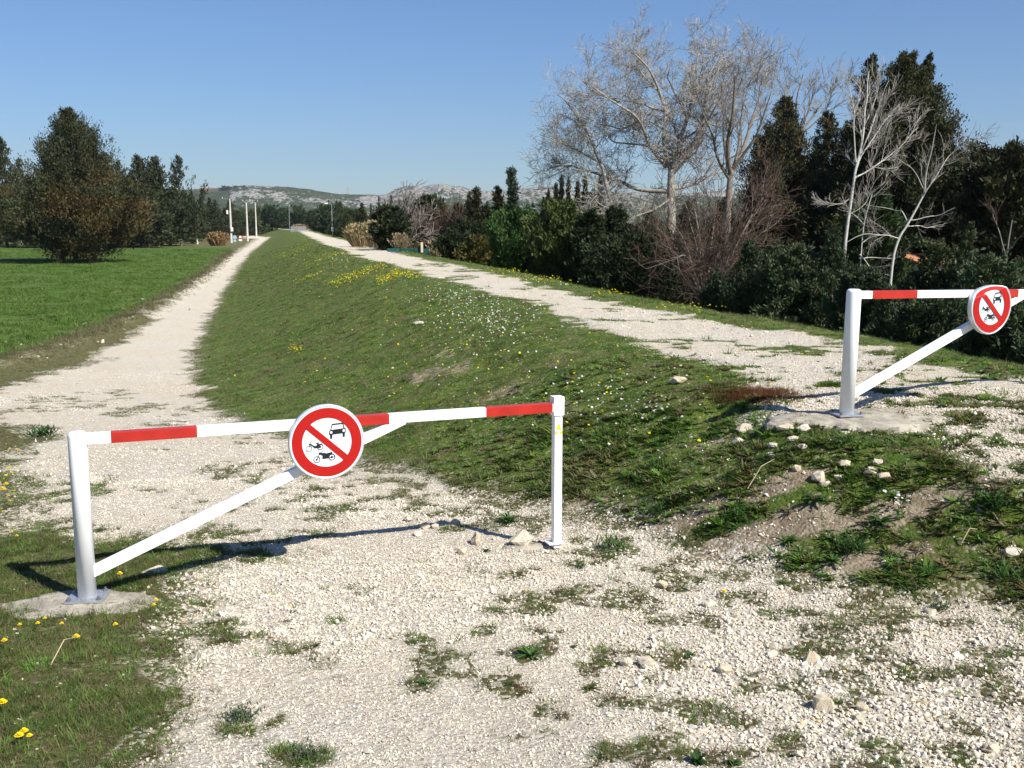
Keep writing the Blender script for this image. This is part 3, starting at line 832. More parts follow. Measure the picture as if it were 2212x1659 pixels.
make_barrier('swing_barrier', (RBx, RBy, .712), math.radians(25.5), 'farther red and white barrier on top of the levee with a dented round sign', True,
             H=.995, drop=.06, lean=math.radians(1.0), mark=False, grp='red and white barriers')

def pad(name, cx, cy, rx, ry, zt, thick, label, seed, rot=0.0, dome=.02):
    r = np.random.default_rng(seed); n = 72; V = []; Fc = []
    rings = [(0, 0), (.25, .2), (.5, .35), (.75, .6), (.9, 1.0), (.97, 1.6), (1.0, 2.6)]
    nz = [1 + .09 * math.sin(3 * t + seed) + .06 * math.sin(5 * t + 2 * seed) + r.normal(0, .034) for t in np.linspace(0, 6.283, n, endpoint=False)]
    for k, (f, dz) in enumerate(rings):
        for i in range(n):
            t = 2 * math.pi * i / n; q = f * (1 + (nz[i] - 1) * min(1, f * 1.2))
            x, y = rx * q * math.cos(t), ry * q * math.sin(t)
            V.append((x * math.cos(rot) - y * math.sin(rot), x * math.sin(rot) + y * math.cos(rot), -dome * dz + (r.normal(0, .002) if f < .96 else r.normal(0, .010))))
    for i in range(n):
        V.append((V[6 * n + i][0] * (.98 + r.normal(0, .012)), V[6 * n + i][1] * (.98 + r.normal(0, .012)), -thick))
    for k in range(len(rings)):
        for i in range(n): Fc.append((k * n + i, k * n + (i + 1) % n, (k + 1) * n + (i + 1) % n, (k + 1) * n + i))
    me = bpy.data.meshes.new(name); me.from_pydata(V, [], Fc); me.update()
    for p in me.polygons: p.use_smooth = p.index < n * 5
    bm = bmesh.new(); bm.from_mesh(me); bmesh.ops.remove_doubles(bm, verts=bm.verts, dist=1e-5); bmesh.ops.recalc_face_normals(bm, faces=bm.faces); bm.to_mesh(me); bm.free()
    o = link(name, me, M_CONC, None, (cx, cy, zt)); tag(o, label, 'concrete footing'); return o
c = on_ground(180, 1308)
pad('concrete_footing', c[0] - .02, c[1] + .0, .47, .23, LB[2] + .031, .10, 'rough concrete footing under the near barrier post, level with the gravel', 3, .12, .014)
pad('concrete_footing', RBx + .12, RBy + .06, .70, .40, .712, .17, 'broken edged concrete footing under the barrier post on the levee', 5, .08, .026)
c = on_ground(1130, 1185)
pad('concrete_footing', c[0] + .06, c[1] + .02, .23, .08, c[2] + .022, .05, 'small half buried concrete patch beside the large cream rock', 8, .2, .012)

# ------------------------------------------------------------------ rocks one can point at
def rock_mesh(seed, name='rock', n=20, rough=.05, flat=.8):
    r = np.random.default_rng(seed)
    p = r.normal(size=(n, 3)); p /= np.linalg.norm(p, axis=1)[:, None]
    p *= r.uniform(.8, 1, (n, 1)) * .5; p[:, 2] *= flat
    bm = bmesh.new(); vs = [bm.verts.new(q) for q in p]; bmesh.ops.convex_hull(bm, input=vs)
    for v in [v for v in bm.verts if not v.link_faces]: bm.verts.remove(v)
    bmesh.ops.subdivide_edges(bm, edges=bm.edges[:], cuts=1, use_grid_fill=True)
    for v in bm.verts: v.co += Vector(r.normal(0, rough * .35, 3))
    bmesh.ops.triangulate(bm, faces=bm.faces[:])
    me = bpy.data.meshes.new(name); bm.to_mesh(me); bm.free(); me.materials.append(M_ROCK); return me
ROCKS = [(1125, 1170, 50, 40, 'large cream rock lying beside the foot of the near rest post'), (1029, 1165, 24, 38, 'upright white rock left of the large cream rock'),
 (999, 1193, 21, 19, 'small cube shaped pale rock below the upright white rock'), (881, 1122, 21, 15, 'rounded white rock behind the barrier shadow, left of the little stone pile'),
 (918, 1138, 24, 16, 'grey white stone at the left end of the small pile in the beam shadow'), (940, 1137, 18, 12, 'pale stone in the middle of the pile in the beam shadow'),
 (902, 1153, 20, 14, 'pinkish white stone in front of the pile in the beam shadow'), (985, 1128, 22, 14, 'cream stone at the right end of the small pile behind the upright rock'),
 (1753, 1422, 36, 34, 'yellowish cream rock standing alone on coarse gravel at lower right'), (1395, 1432, 38, 27, 'sharp white rock, right one of two side by side on the gravel'),
 (1353, 1432, 26, 24, 'grey sided cream rock, left one of two side by side on the gravel'), (1778, 1520, 48, 40, 'large pale rock with grass growing at its front, low right'),
 (1863, 1530, 26, 22, 'grey white rock just right of the large pale rock with grass'), (1857, 1553, 26, 16, 'orange tinted flat stone at lower right among the gravel'),
 (1700, 1530, 22, 14, 'thin grey stone left of the large pale rock with grass'), (1534, 1306, 34, 17, 'flat white rock beside the lone yellow flower'),
 (1500, 1288, 24, 12, 'flat white rock left behind the lone yellow flower'), (1428, 1265, 28, 18, 'pointed cream stone in the greenery right of the rest post'),
 (1565, 1447, 34, 26, 'rounded cream rock in coarse gravel at centre right'), (1672, 1398, 24, 22, 'white rock in the weeds at centre right'),
 (1668, 1413, 24, 18, 'small off white rock below the white rock in the weeds'), (1590, 1330, 20, 15, 'small blunt pale stone below the flat white rocks'),
 (2145, 1620, 40, 26, 'pale rock at the lower right corner of the gravel'), (2055, 1445, 20, 14, 'small stone with dark shade in the right hand gravel'),
 (1772, 1032, 33, 31, 'rounded grey white boulder low on the slope under the levee footing'), (1815, 1030, 23, 14, 'small flat white stone beside the grey white boulder on the slope'),
 (1784, 1046, 30, 14, 'flat tan stone in front of the grey white boulder on the slope'), (1884, 1020, 34, 22, 'rounded white boulder, left of a pair below the levee footing'),
 (1912, 1028, 30, 20, 'split white boulder, right of a pair below the levee footing'), (1825, 1002, 26, 16, 'pale stone half buried above the pair of boulders on the slope'),
 (1900, 1000, 28, 16, 'angular white stone above the pair of white boulders'), (1610, 925, 34, 20, 'white rock poking out of grass left below the levee footing'),
 (1596, 948, 26, 16, 'low white rock under another at the left of the footing rubble'), (1700, 925, 34, 18, 'long white rubble block right at the broken footing edge'),
 (1738, 925, 26, 20, 'white rubble block under the broken corner of the footing'), (1714, 948, 24, 13, 'small white rubble below the long block by the footing'),
 (1737, 965, 24, 14, 'pale rubble stone farther down from the footing corner'), (1672, 962, 24, 12, 'tan flat stone in the rubble left of the footing'),
 (1668, 983, 17, 11, 'smallest white rubble stone on bare soil left of the footing'), (1722, 1012, 18, 18, 'pale upright stone left of the grey white boulder'),
 (1830, 938, 34, 9, 'flat white slab in front of the levee footing'), (2188, 1192, 42, 24, 'flat grey white rock in grass at the right edge'),
 (2128, 1052, 26, 9, 'thin pale stone on the slope near the right hand gravel'), (1464, 822, 36, 17, 'flat white rock on the levee edge left of the rust brown patch'),
 (2012, 1322, 28, 14, 'grey stone at the foot of the slope at lower right'), (1958, 1310, 24, 12, 'pale grey stone in weeds at the toe of the slope'),
 (905, 698, 24, 8, 'flat white stone high on the grassy bank'), (480, 665 + 0, 16, 7, 'white stone at the edge of the bank beside the lower path'),
 (88, 1003, 10, 8, 'tiny white stone at the left gravel margin'), (330, 1238, 60, 10, 'long flat crumbled slab lying in the barrier shadow by the footing')]
ROCKS = [r for r in ROCKS if r[0] not in (480,)]
for i, (px, py, w, h, lab) in enumerate(ROCKS):
    g = on_ground(px, py + h * .35)
    sx = w * K * g[1] / F; sz = h * K * g[1] / F * 1.0
    me = rock_mesh(300 + i)
    o = link('rock', me, None, None, (g[0], g[1] + sx * .25, g[2] + sz * .30)); o.scale = (sx * 1.3, sx * 1.05, max(sz * 1.6, sx * .5)); o.rotation_euler = (random.uniform(-.15, .15), random.uniform(-.15, .15), random.uniform(-.6, .6))
    tag(o, lab, 'rock', 'loose limestone rocks')

# ------------------------------------------------------------------ weeds one can point at
M_WEED = foliage('weed_leaf', (1, 1, 1), var=.2, trans=.3, scale=14)
def leafy(seed, n, L0, w, col, up=.5, droop=.6, segs=4, bushy=0.0):
    r = np.random.default_rng(seed); V = []; Fc = []; C = []
    for i in range(n):
        a = r.uniform(0, 6.28); el = r.uniform(.15, 1.25) if bushy else up * r.uniform(.4, 1.5)
        d = np.array([math.cos(a), math.sin(a), 0]); sd_ = np.array([-d[1], d[0], 0]); l = L0 * r.uniform(.55, 1.1); ww = w * r.uniform(.7, 1.2)
        o0 = np.array([r.normal(0, bushy), r.normal(0, bushy), abs(r.normal(0, bushy * .6))]) if bushy else np.array([0, 0, 0.])
        o = len(V); cc = np.array(col) * r.uniform(.7, 1.3)
        for j in range(segs + 1):
            t = j / segs
            c = o0 + d * l * t * math.cos(el) + np.array([0, 0, l * (t * math.sin(el) - droop * t * t * .5)]) + np.array([0, 0, .004])
            k = ww * math.sin(math.pi * min(1, .08 + t * .95)) ** .7 * .5 * (1 + .25 * ((j % 2) * 2 - 1))
            cup = np.array([0, 0, abs(k) * .35])
            V += [c - sd_ * k + cup, c, c + sd_ * k + cup]; C += [cc] * 3
        for j in range(segs):
            b = o + 3 * j; Fc += [(b, b + 1, b + 4, b + 3), (b + 1, b + 2, b + 5, b + 4)]
    return np_mesh('leaves', np.array(V), np.array(Fc), False, np.array(C))
G_D = (.035, .085, .018); G_M = (.055, .13, .025); G_G = (.085, .115, .06); G_O = (.09, .11, .03)
WEEDS = [(1505, 1648, 60, 'broad', G_D, 'large broad leaved weed at the bottom edge of the gravel'), (1585, 1652, 40, 'broad', G_M, 'smaller broad leaved weed right of the large one at the bottom edge'),
 (92, 942, 78, 'bush', G_D, 'dense dark green cushion plant at the left margin of the gravel'), (520, 1556, 90, 'bush', G_G, 'grey green feathery weed on the gravel, lower left'),
 (660, 1640, 85, 'bush', G_G, 'grey green feathery weed at the bottom edge'), (915, 1478, 44, 'ros', G_M, 'small bright rosette alone on fine gravel'),
 (632, 1324, 24, 'ros', G_D, 'tiny dark rosette on the gravel below the brace'), (685, 1397, 30, 'ros', G_D, 'tiny rosette of the pair left of centre on fine gravel'),
 (728, 1388, 20, 'ros', G_O, 'faint olive rosette of the pair left of centre on fine gravel'), (1145, 1418, 90, 'ros', G_M, 'spreading green rosette on the gravel below the rest post'),
 (1100, 1482, 40, 'ros', G_D, 'dark rosette below the spreading green one'), (1318, 1186, 110, 'grass', G_M, 'lush grass tuft right of the rest post foot'),
 (1255, 1228, 46, 'grass', G_D, 'dark grass tuft in front of the rest post stones'), (1100, 1128, 80, 'ros', G_M, 'leafy weed behind the upright and large rocks'),
 (1050, 1192, 30, 'ros', G_D, 'little weed under the upright white rock'), (1275, 1490, 70, 'ros', G_O, 'olive weed with reddish stems in the middle gravel'),
 (1490, 1420, 50, 'ros', G_M, 'green weed right of the two side by side rocks'), (1420, 1010, 80, 'grass', G_M, 'lush grass clump on the levee nose behind the rest post'),
 (1800, 1215, 80, 'ros', G_M, 'bright weed clump at the foot of the slope'), (1760, 1085, 90, 'ros', G_D, 'dark leaved weed row on bare soil of the slope'),
 (1900, 1130, 90, 'ros', G_M, 'large rosette on the slope below the two boulders'), (1850, 1190, 110, 'grass', G_D, 'dark grass clump low on the right hand slope'),
 (2010, 1240, 60, 'grass', G_M, 'bright grass tuft just above the gravel at right'), (2170, 1250, 110, 'grass', G_M, 'wide bright grass clump at the right edge'),
 (2150, 1095, 110, 'bush', G_D, 'low dark leafy mat by the gravel at the right edge'), (1700, 1170, 70, 'ros', G_M, 'green rosette alone on the bare tan soil'),
 (1600, 1115, 90, 'grass', G_M, 'green clump above the bare tan soil patch'), (1420, 1110, 80, 'grass', G_D, 'dark clump at the toe right of the rest post'),
 (1240, 1400, 26, 'ros', G_D, 'small dark weed between gravel patches at centre'), (1820, 958, 70, 'grass', G_D, 'dark tuft under the front edge of the levee footing'),
 (1690, 1262, 46, 'ros', G_M, 'weed at the gravel edge of the right slope'), (2030, 1318, 60, 'bush', G_G, 'grey green mat weed at the toe by the grey stones')]
for i, (px, py, w, kd, colr, lab) in enumerate(WEEDS):
    g = on_ground(px, py); wd = w * K * g[1] / F
    t = empty('weed_plant', tuple(g)); tag(t, lab, 'weed', 'weeds growing in gravel and soil')
    if kd == 'broad': me = leafy(500 + i, 26, wd * .62, wd * .26, colr, .7, .5, 5)
    elif kd == 'bush': me = leafy(500 + i, 170, wd * .2, wd * .045, colr, .6, .2, 2, wd * .2)
    elif kd == 'ros': me = leafy(500 + i, 24, wd * .5, wd * .085, colr, .6, .55, 4)
    else: me = leafy(500 + i, 90, wd * .40, wd * .026, colr, 1.0, .5, 3, wd * .14)
    link('leaves', me, M_WEED, t)
    s = leafy(900 + i, 5, wd * .35, wd * .02, (.12, .08, .04), 1.0, .1, 2); s.name = 'stems'; link('stem', s, M_WEED, t)

# dandelion like flowers near the camera, each on its stem
M_PETAL = simple('yellow_petal', (.86, .62, .01), .6, .1, 60, .2)
M_STEM = simple('green_stem', (.08, .14, .03), .7, .1, 20, .2)
def flower(px, py, wpx, lab, hgt=.07):
    g = on_ground(px, py + 14); r = max(.008, wpx * K * g[1] / F / 2)
    t = empty('yellow_flower', tuple(g), random.uniform(0, 6)); tag(t, lab, 'flower', 'single yellow flowers')
    b = MB(); b.tube((0, 0, -.005), (.006, -.004, hgt), .0018, .0014, 6); b.build('stem', M_STEM, t)
    b = MB()
    for ring, (k, rr, up) in enumerate(((14, 1.0, .12), (11, .72, .4), (7, .42, .7))):
        for i in range(k):
            a = 2 * math.pi * i / k + ring * .2; d = Vector((math.cos(a), math.sin(a), 0)); s_ = Vector((-d.y, d.x, 0)); w = r * .17
            c0 = Vector((.006, -.004, hgt)); c1 = c0 + d * r * rr * .6 + Vector((0, 0, r * up * .7)); c2 = c0 + d * r * rr + Vector((0, 0, r * up))
            b.add([c0 - s_ * w * .4, c0 + s_ * w * .4, c1 + s_ * w, c1 - s_ * w, c2 + s_ * w * .7, c2 - s_ * w * .7], [(0, 1, 2, 3), (3, 2, 4, 5)])
    b.build('flower_head', M_PETAL, t)
for px, py, w, lab in [(50, 1590, 20, 'yellow flower at top of a group of three in the bottom left corner'), (41, 1602, 22, 'yellow flower at left of a group of three in the bottom left corner'),
 (62, 1602, 15, 'small yellow flower at right of a group of three in the bottom left corner'), (10, 1525, 22, 'large yellow flower at the left picture edge above the group of three'),
 (163, 1382, 17, 'yellow flower in the grass below the concrete footing'), (9, 1389, 14, 'yellow flower at the left edge below the concrete footing'),
 (260, 1241, 13, 'yellow flower right beside the brace foot of the near barrier'), (340, 1301, 11, 'right hand yellow flower of two on the footing'),
 (330, 1311, 10, 'left hand yellow flower of two on the footing'), (46, 1355, 10, 'leftmost small yellow flower along the front of the footing'),
 (81, 1351, 11, 'second small yellow flower from the left before the footing'), (100, 1340, 9, 'third small yellow flower from the left, close to the footing'),
 (134, 1351, 10, 'small yellow flower just below the galvanised base plate'), (252, 1353, 12, 'greenish yellow flower bud right of the base plate front'),
 (40, 1158, 8, 'right one of two tiny yellow flowers left of the near post'), (24, 1150, 8, 'left one of two tiny yellow flowers left of the near post'),
 (7, 1058, 14, 'yellow flower at the left edge, lower of a close group'), (12, 1044, 12, 'yellow flower at the left edge, upper of a close group'),
 (27, 1018, 8, 'tiny yellow flower above the close group at the left edge'), (23, 1081, 7, 'tiny yellow flower below the close group at the left edge'),
 (23, 965, 7, 'tiny yellow flower left of the dark cushion plant'), (36, 967, 7, 'tiny yellow flower close to the dark cushion plant'),
 (1562, 1282, 13, 'lone yellow flower among the stones right of centre')]:
    flower(px, py, w, lab, .05)
# meadow flowers on the bank: uncountable
def meadow_flowers(name, spots, colr, size, seed):
    r = np.random.default_rng(seed); P = []; SZ = []
    U = []
    for q_ in spots:
        n = q_[-1]
        if len(q_) == 5: U.append(np.stack([q_[0] + r.normal(0, q_[2] * .5, n), q_[1] + r.normal(0, q_[3] * .5, n)], -1))
        else:
            f = r.random(n); U.append(np.stack([q_[0] + (q_[2] - q_[0]) * f + r.normal(0, 7, n), q_[1] + (q_[3] - q_[1]) * f + r.normal(0, q_[4], n)], -1))
    U = np.concatenate(U)
    P = on_ground_many(U[:, 0], U[:, 1]); n = len(P); SZ = size * r.uniform(.7, 1.3, n) * (1 + np.clip(P[:, 1] - 14, 0, 40) * .02)
    n = len(P); P[:, 2] += r.uniform(.06, .14, n)
    V = []; Fc = []
    for k in range(2):
        o = len(V)
        for i in range(7):
            a = i / 7 * 6.283; V.append((math.cos(a) * .5, math.sin(a) * .5, 0 if k == 0 else .2))
        V.append((0, 0, .25 if k == 0 else -.3))
        for i in range(7): Fc.append((o + i, o + (i + 1) % 7, o + 7))
    me = np_mesh(name + '_head', np.array(V), np.array(Fc))
    m = foliage(name + '_petals', (1, 1, 1), inst=True, var=.1, trans=.2)
    coll = make_variants([me], [m], name + '_shapes')
    SZ = np.array(SZ)[:, None]
    scatter(name, P, np.stack([r.normal(.3, .3, n), r.normal(0, .3, n), r.uniform(0, 6, n)], -1), np.repeat(SZ, 3, 1), np.zeros(n), np.array(colr) * r.uniform(.75, 1.1, (n, 1)) * np.stack([r.uniform(.7, 1, n), np.ones(n), np.ones(n)], -1) if colr[2] < .1 else np.array(colr) * r.uniform(.85, 1.1, (n, 1)), coll, m)
meadow_flowers('yellow_wildflowers', [(714, 618, 830, 577, 5, 260), (816, 614, 866, 592, 6, 210), (866, 595, 905, 600, 5, 90), (640, 612, 700, 590, 3, 40), (655, 575, 790, 535, 4, 110), (600, 560, 690, 525, 3, 90), (700, 580, 150, 50, 130), (640, 545, 70, 40, 60), (620, 515, 60, 14, 50), (930, 700, 260, 90, 90), (640, 760, 20, 10, 26),
   (1050, 780, 320, 120, 60), (1200, 840, 400, 160, 60), (1200, 608, 120, 10, 160), (1330, 640, 60, 8, 60), (1500, 672, 100, 12, 60), (1100, 590, 60, 6, 50), (15, 1070, 40, 90, 8), (700, 820, 240, 120, 30)], (.80, .60, .015), .026, 5)
meadow_flowers('white_wildflowers', [(1050, 690, 130, 60, 330), (960, 640, 100, 30, 130), (740, 560, 60, 16, 60), (1080, 730, 240, 90, 110), (1300, 860, 260, 60, 60), (1390, 905, 60, 20, 22), (1330, 930, 200, 60, 16), (1160, 608, 120, 8, 20), (1250, 618, 90, 6, 14), (1940, 1110, 40, 14, 14), (85, 975, 40, 20, 12)], (.74, .74, .72), .022, 6)

# rust brown dead plants at the levee shoulder
def dead_patch():
    r = np.random.default_rng(9); P = []
    P = on_ground_many(1635 + r.normal(0, 45, 420), 856 + r.normal(0, 8, 420)); n = len(P)
    coll = make_variants([blades(700 + i, 14, .06, .004, .9, .04) for i in range(3)], [M_GRASS], 'dead_stem')
    t = np.array([[.15, .052, .022]]) * r.uniform(.6, 1.3, (n, 1))
    scatter('rust_brown_dead_plants', P, np.stack([r.normal(0, .2, n), r.normal(0, .2, n), r.uniform(0, 6, n)], -1), np.ones((n, 3)) * r.uniform(.7, 1.2, (n, 1)), r.integers(0, 3, n), t, coll, M_GRASS)
dead_patch()
# a few dry sticks and stalks
M_DRY = simple('dry_stalk', (.42, .34, .22), .8, .15, 10)
for a, b, r_, lab in [((1615, 1058), (1672, 1006), .004, 'thin dry stalk leaning in the grass left of the boulders'), ((2075, 1180), (2110, 1160), .004, 'bent pale twig in the grass at the right edge'),
                      ((110, 1480 - 40), (170, 1395), .003, 'long dry stem lying in the grass below the footing')]:
    g0 = on_ground(*a); g1 = on_ground(*b); g1[2] += .05
    mb = MB(); m_ = (g0 + g1) / 2 + np.array([0, 0, .06]); mb.tube((0, 0, .01), m_ - g0, r_, r_ * .8, 6); mb.tube(m_ - g0, g1 - g0, r_ * .8, r_ * .4, 6)
    o = mb.build('dry_stalk', M_DRY, None, False, tuple(g0)); tag(o, lab, 'stalk', 'dry stalks')

# dry grass and crumbs of stone on the low bank between path and field
def verge():
    r = np.random.default_rng(21); B = np.array(BERM[:-1]); n = 4200
    seg = r.integers(0, len(B) - 1, n); f = r.random(n); L_ = np.linalg.norm(B[1:] - B[:-1], axis=1); seg = r.choice(len(B) - 1, n, p=(L_ ** .6) / (L_ ** .6).sum())
    P = B[seg] * (1 - f[:, None]) + B[seg + 1] * f[:, None] + r.normal(0, .42, (n, 2)) * [1, .3] - [.15, 0]
    z = terrain(P[:, 0], P[:, 1]); P3_ = np.concatenate([P, z[:, None]], 1)
    coll = make_variants([blades(760 + i, 12, .10, .008, .8, .05) for i in range(4)], [M_GRASS], 'verge_tuft')
    c = np.array([(.20, .155, .085), (.14, .11, .055), (.07, .11, .03), (.10, .12, .04), (.25, .21, .13)])[r.integers(0, 5, n)] * r.uniform(.6, 1.2, (n, 1))
    s = r.uniform(.4, 1.2, (n, 1)) * np.ones((1, 3)) * (1 + .008 * P[:, 1:2])
    scatter('dry_verge_grass', P3_, np.stack([r.normal(0, .2, n), r.normal(0, .2, n), r.uniform(0, 6.28, n)], -1), s, r.integers(0, 4, n), c, coll, M_GRASS)
    k = r.random(n) < .06; Q = P3_[k] + np.concatenate([r.normal(0, .5, (k.sum(), 2)), np.zeros((k.sum(), 1))], 1); m = len(Q)
    coll = make_variants([hull_stone(800 + i, name='verge_stone') for i in range(6)], [M_GRAV], 'verge_stone')
    s = r.lognormal(-2.6, .45, (m, 1)) * np.ones((1, 3))
    scatter('verge_stones', Q, r.normal(0, 1, (m, 3)), np.clip(s, .03, .25), r.integers(0, 6, m), np.array([[.48, .42, .33]]) * r.uniform(.7, 1.15, (m, 1)), coll, M_GRAV)
verge()

def seedlings():
    r = np.random.default_rng(31); n = 34000; y = 22 * (150 / 22) ** r.random(n); x = -r.uniform(.17, .62, n) * y - 1
    _, _, fl = ground_masks(x, y); k = (fl > .6) & (fbm(x * .5, y * .5, 95, 3) > .36); x, y = x[k], y[k]; n = len(x)
    coll = make_variants([blades(780 + i, 16, .07, .007, .6, .06) for i in range(3)], [M_GRASS], 'seedling')
    c = np.array([(.085, .17, .026), (.12, .19, .036), (.16, .20, .055)])[r.integers(0, 3, n)] * r.uniform(.6, 1.25, (n, 1))
    s = r.uniform(.8, 1.6, (n, 1)) * np.array([[1.6, 1.6, .8]]) * (1 + .012 * y[:, None])
    scatter('crop_seedlings', np.stack([x, y, terrain(x, y)], -1), np.stack([r.normal(0, .1, n), r.normal(0, .1, n), r.uniform(0, 6.28, n)], -1), s, r.integers(0, 3, n), c, coll, M_GRASS)
seedlings()
# ------------------------------------------------------------------ trees
M_BARK = simple('grey_brown_bark', (.13, .105, .08), .9, .3, 8, .1)
M_BARKP = simple('pale_plane_bark', (.31, .285, .24), .85, .22, 5, .1, 0, ((.22, .20, .16), .52))
M_BARKW = simple('white_poplar_bark', (.48, .46, .41), .8, .12, 6, .1, 0, ((.20, .19, .16), .64))
M_BARKM = simple('warm_grey_bark', (.20, .17, .14), .85, .2, 6, .1)
M_TWIGR = simple('reddish_twigs', (.090, .060, .046), .85, .25, 3, .1)
M_TWIGG = simple('grey_twigs', (.20, .175, .155), .85, .2, 3, .1)
M_TWIGP = simple('pale_twigs', (.31, .285, .25), .85, .2, 3, .1)
M_FOL = foliage('conifer_foliage', (1, 1, 1), var=.30, trans=.12, scale=.6, rough=.7)
M_REED = foliage('reed_straw', (1, 1, 1), var=.15, trans=.25, scale=.8, rough=.8)
GR = -1.6
def tree_xy(px, D): return ((px * K - 512) / F * D * 1.0, D)
def z_at(py, D):
    a, b = ray(1106, py); return CAMZ + b * D
def ground_z(x, y): return tz(x, y)

def kites(P, Dr, ln, w, C, r):
    """leaf sprays: one kite per row: base P, direction Dr, length ln, width w, colour C"""
    n = len(P); Dr = Dr / np.linalg.norm(Dr, axis=1)[:, None]
    q = r.normal(size=(n, 3)); s = np.cross(Dr, q); s /= np.linalg.norm(s, axis=1)[:, None] + 1e-9
    ln = np.asarray(ln).reshape(-1, 1); w = np.asarray(w).reshape(-1, 1)
    V = np.stack([P, P + Dr * ln * .45 + s * w * .5, P + Dr * ln, P + Dr * ln * .45 - s * w * .5], 1).reshape(-1, 3)
    Fc = np.arange(4 * n).reshape(n, 4)
    return V, Fc, np.repeat(C, 4, 0)
def tube_mesh(name, segs, n=4):
    """segs (m,8): p0 p1 r0 r1"""
    s = np.asarray(segs, float); p0 = s[:, 0:3]; p1 = s[:, 3:6]; r0 = s[:, 6:7]; r1 = s[:, 7:8]
    d = p1 - p0; L_ = np.linalg.norm(d, axis=1)[:, None] + 1e-9; d = d / L_
    up = np.where(np.abs(d[:, 2:3]) > .9, np.array([[1., 0, 0]]), np.array([[0, 0, 1.]]))
    a = np.cross(d, up); a /= np.linalg.norm(a, axis=1)[:, None]; b = np.cross(d, a)
    V = []
    for p, r in ((p0 - d * r0 * .3, r0), (p1 + d * r1 * .3, r1)):
        for i in range(n):
            t = 2 * math.pi * i / n
            V.append(p + (a * math.cos(t) + b * math.sin(t)) * r)
    V = np.stack(V, 1)                       # m, 2n, 3
    m = len(s); base = (np.arange(m) * 2 * n)[:, None]
    Fc = []
    for i in range(n):
        Fc.append(np.concatenate([base + i, base + (i + 1) % n, base + n + (i + 1) % n, base + n + i], 1))
    Fc = np.concatenate(Fc)
    return np_mesh(name, V.reshape(-1, 3), Fc, n > 4)

def conifer_mesh(seed, H, R, col, prof='cypress', nb=150, per=42, spray=.5, up=.8, low=.06, brown=0.0, ragged=.3, lean=0.0, core=.25):
    """crown of boughs, each bough a few clumps of leaf sprays"""
    r = np.random.default_rng(seed)
    P = []; Dd = []; Ln = []; W = []; C = []
    col = np.array(col); nb = int(nb * .5); per = per * 2
    for i in range(nb):
        t = low + (1 - low) * ((i + r.random()) / nb) ** (.80 if prof == 'cypress' else .92); t = min(max(t, .001), .999)
        if prof == 'cypress': pr = (1 - t) ** .86 * min(1, (t / .10) ** .5) * (1 + .12 * math.sin(t * 11 + seed))
        elif prof == 'column': pr = min(1, (1 - t) * 1.7) ** .8 * min(1, (t + .04) * 6) ** .5
        elif prof == 'cedar': pr = (1 - t) ** 1.05 * (1.0 if (i % 3) else .7)
        elif prof == 'round': pr = math.sqrt(max(0.01, 1 - (2 * (t - .5)) ** 2)) * (1 + .12 * math.sin(t * 7 + seed))
        else: pr = (1 - t) ** .8
        az = r.uniform(0, 6.283) + 1.2 * math.sin(i)
        Lb = R * pr * r.uniform(1 - ragged * 1.3, 1 + ragged * .75) * 1.1 + .05 * R
        el = up * r.uniform(.6, 1.35) * (1.0 if prof != 'cedar' else .5) + (.9 * t if prof in ('cypress', 'column') else .3 * t)
        el = min(el, 1.05 if prof != 'column' else 1.3)
        d = np.array([math.cos(az) * math.cos(el), math.sin(az) * math.cos(el), math.sin(el)])
        hl = Lb / max(.35, math.cos(el)) if prof != 'column' else Lb * 1.9
        z0 = H * t - hl * math.sin(el) * .9
        o = np.array([lean * t, 0, max(z0, low * H * .3)])
        k = max(6, int(per * 1.7 * (.35 + pr)))
        s = 1 - r.random(k) ** 1.7 * (1 - core)
        cl = np.floor(s * 4 + r.random()) / 4
        lobes = r.normal(0, .07 * hl + spray * .12, (8, 3))
        pos = o + d * (s * hl)[:, None] + lobes[(cl * 7).astype(int) % 8] + r.normal(0, .036 * hl + spray * .10, (k, 3))
        pos[:, 2] += ((s ** 3) * .16 - (s ** 2) * .06) * hl if prof != 'cedar' else -(s ** 2) * hl * .13
        dr = d * .8 + np.array([0, 0, .40 if prof != 'cedar' else .1]) + r.normal(0, .62, (k, 3))
        P.append(pos); Dd.append(dr)
        sc = spray * .66 * (.6 + .5 * pr)
        Ln.append(sc * r.uniform(.6, 1.3, k)); W.append(sc * r.uniform(.22, .45, k))
        cb = col * r.uniform(.70, 1.28) * np.array([r.uniform(.9, 1.15), 1, r.uniform(.85, 1.1)])
        if brown and r.random() < brown: cb = np.array([.105, .070, .030]) * r.uniform(.7, 1.25)
        C.append(np.tile(cb, (k, 1)) * r.uniform(.75, 1.25, (k, 1)))
    if prof in ('cypress', 'cedar', 'column') and H > 3:        # pointed leader
        k = 90 if nb > 120 else 34; f = r.random(k) ** .8
        P.append(np.stack([lean + r.normal(0, .02 * R, k), r.normal(0, .02 * R, k), H * (.86 + .14 * f)], -1) + r.normal(0, 1, (k, 3)) * (.07 * R * (1.02 - f))[:, None] * [1, 1, .3])
        Dd.append(np.array([0, 0, 1.0]) + r.normal(0, .5, (k, 3))); Ln.append(spray * .6 * r.uniform(.6, 1.1, k)); W.append(spray * .22 * r.uniform(.6, 1.1, k)); C.append(np.tile(col, (k, 1)) * r.uniform(.7, 1.2, (k, 1)))
    P = np.concatenate(P); P[:, 2] = np.maximum(P[:, 2], .02)
    V, Fc, CC = kites(P, np.concatenate(Dd), np.concatenate(Ln), np.concatenate(W), np.concatenate(C), r)
    return np_mesh('crown', V, Fc, False, CC)
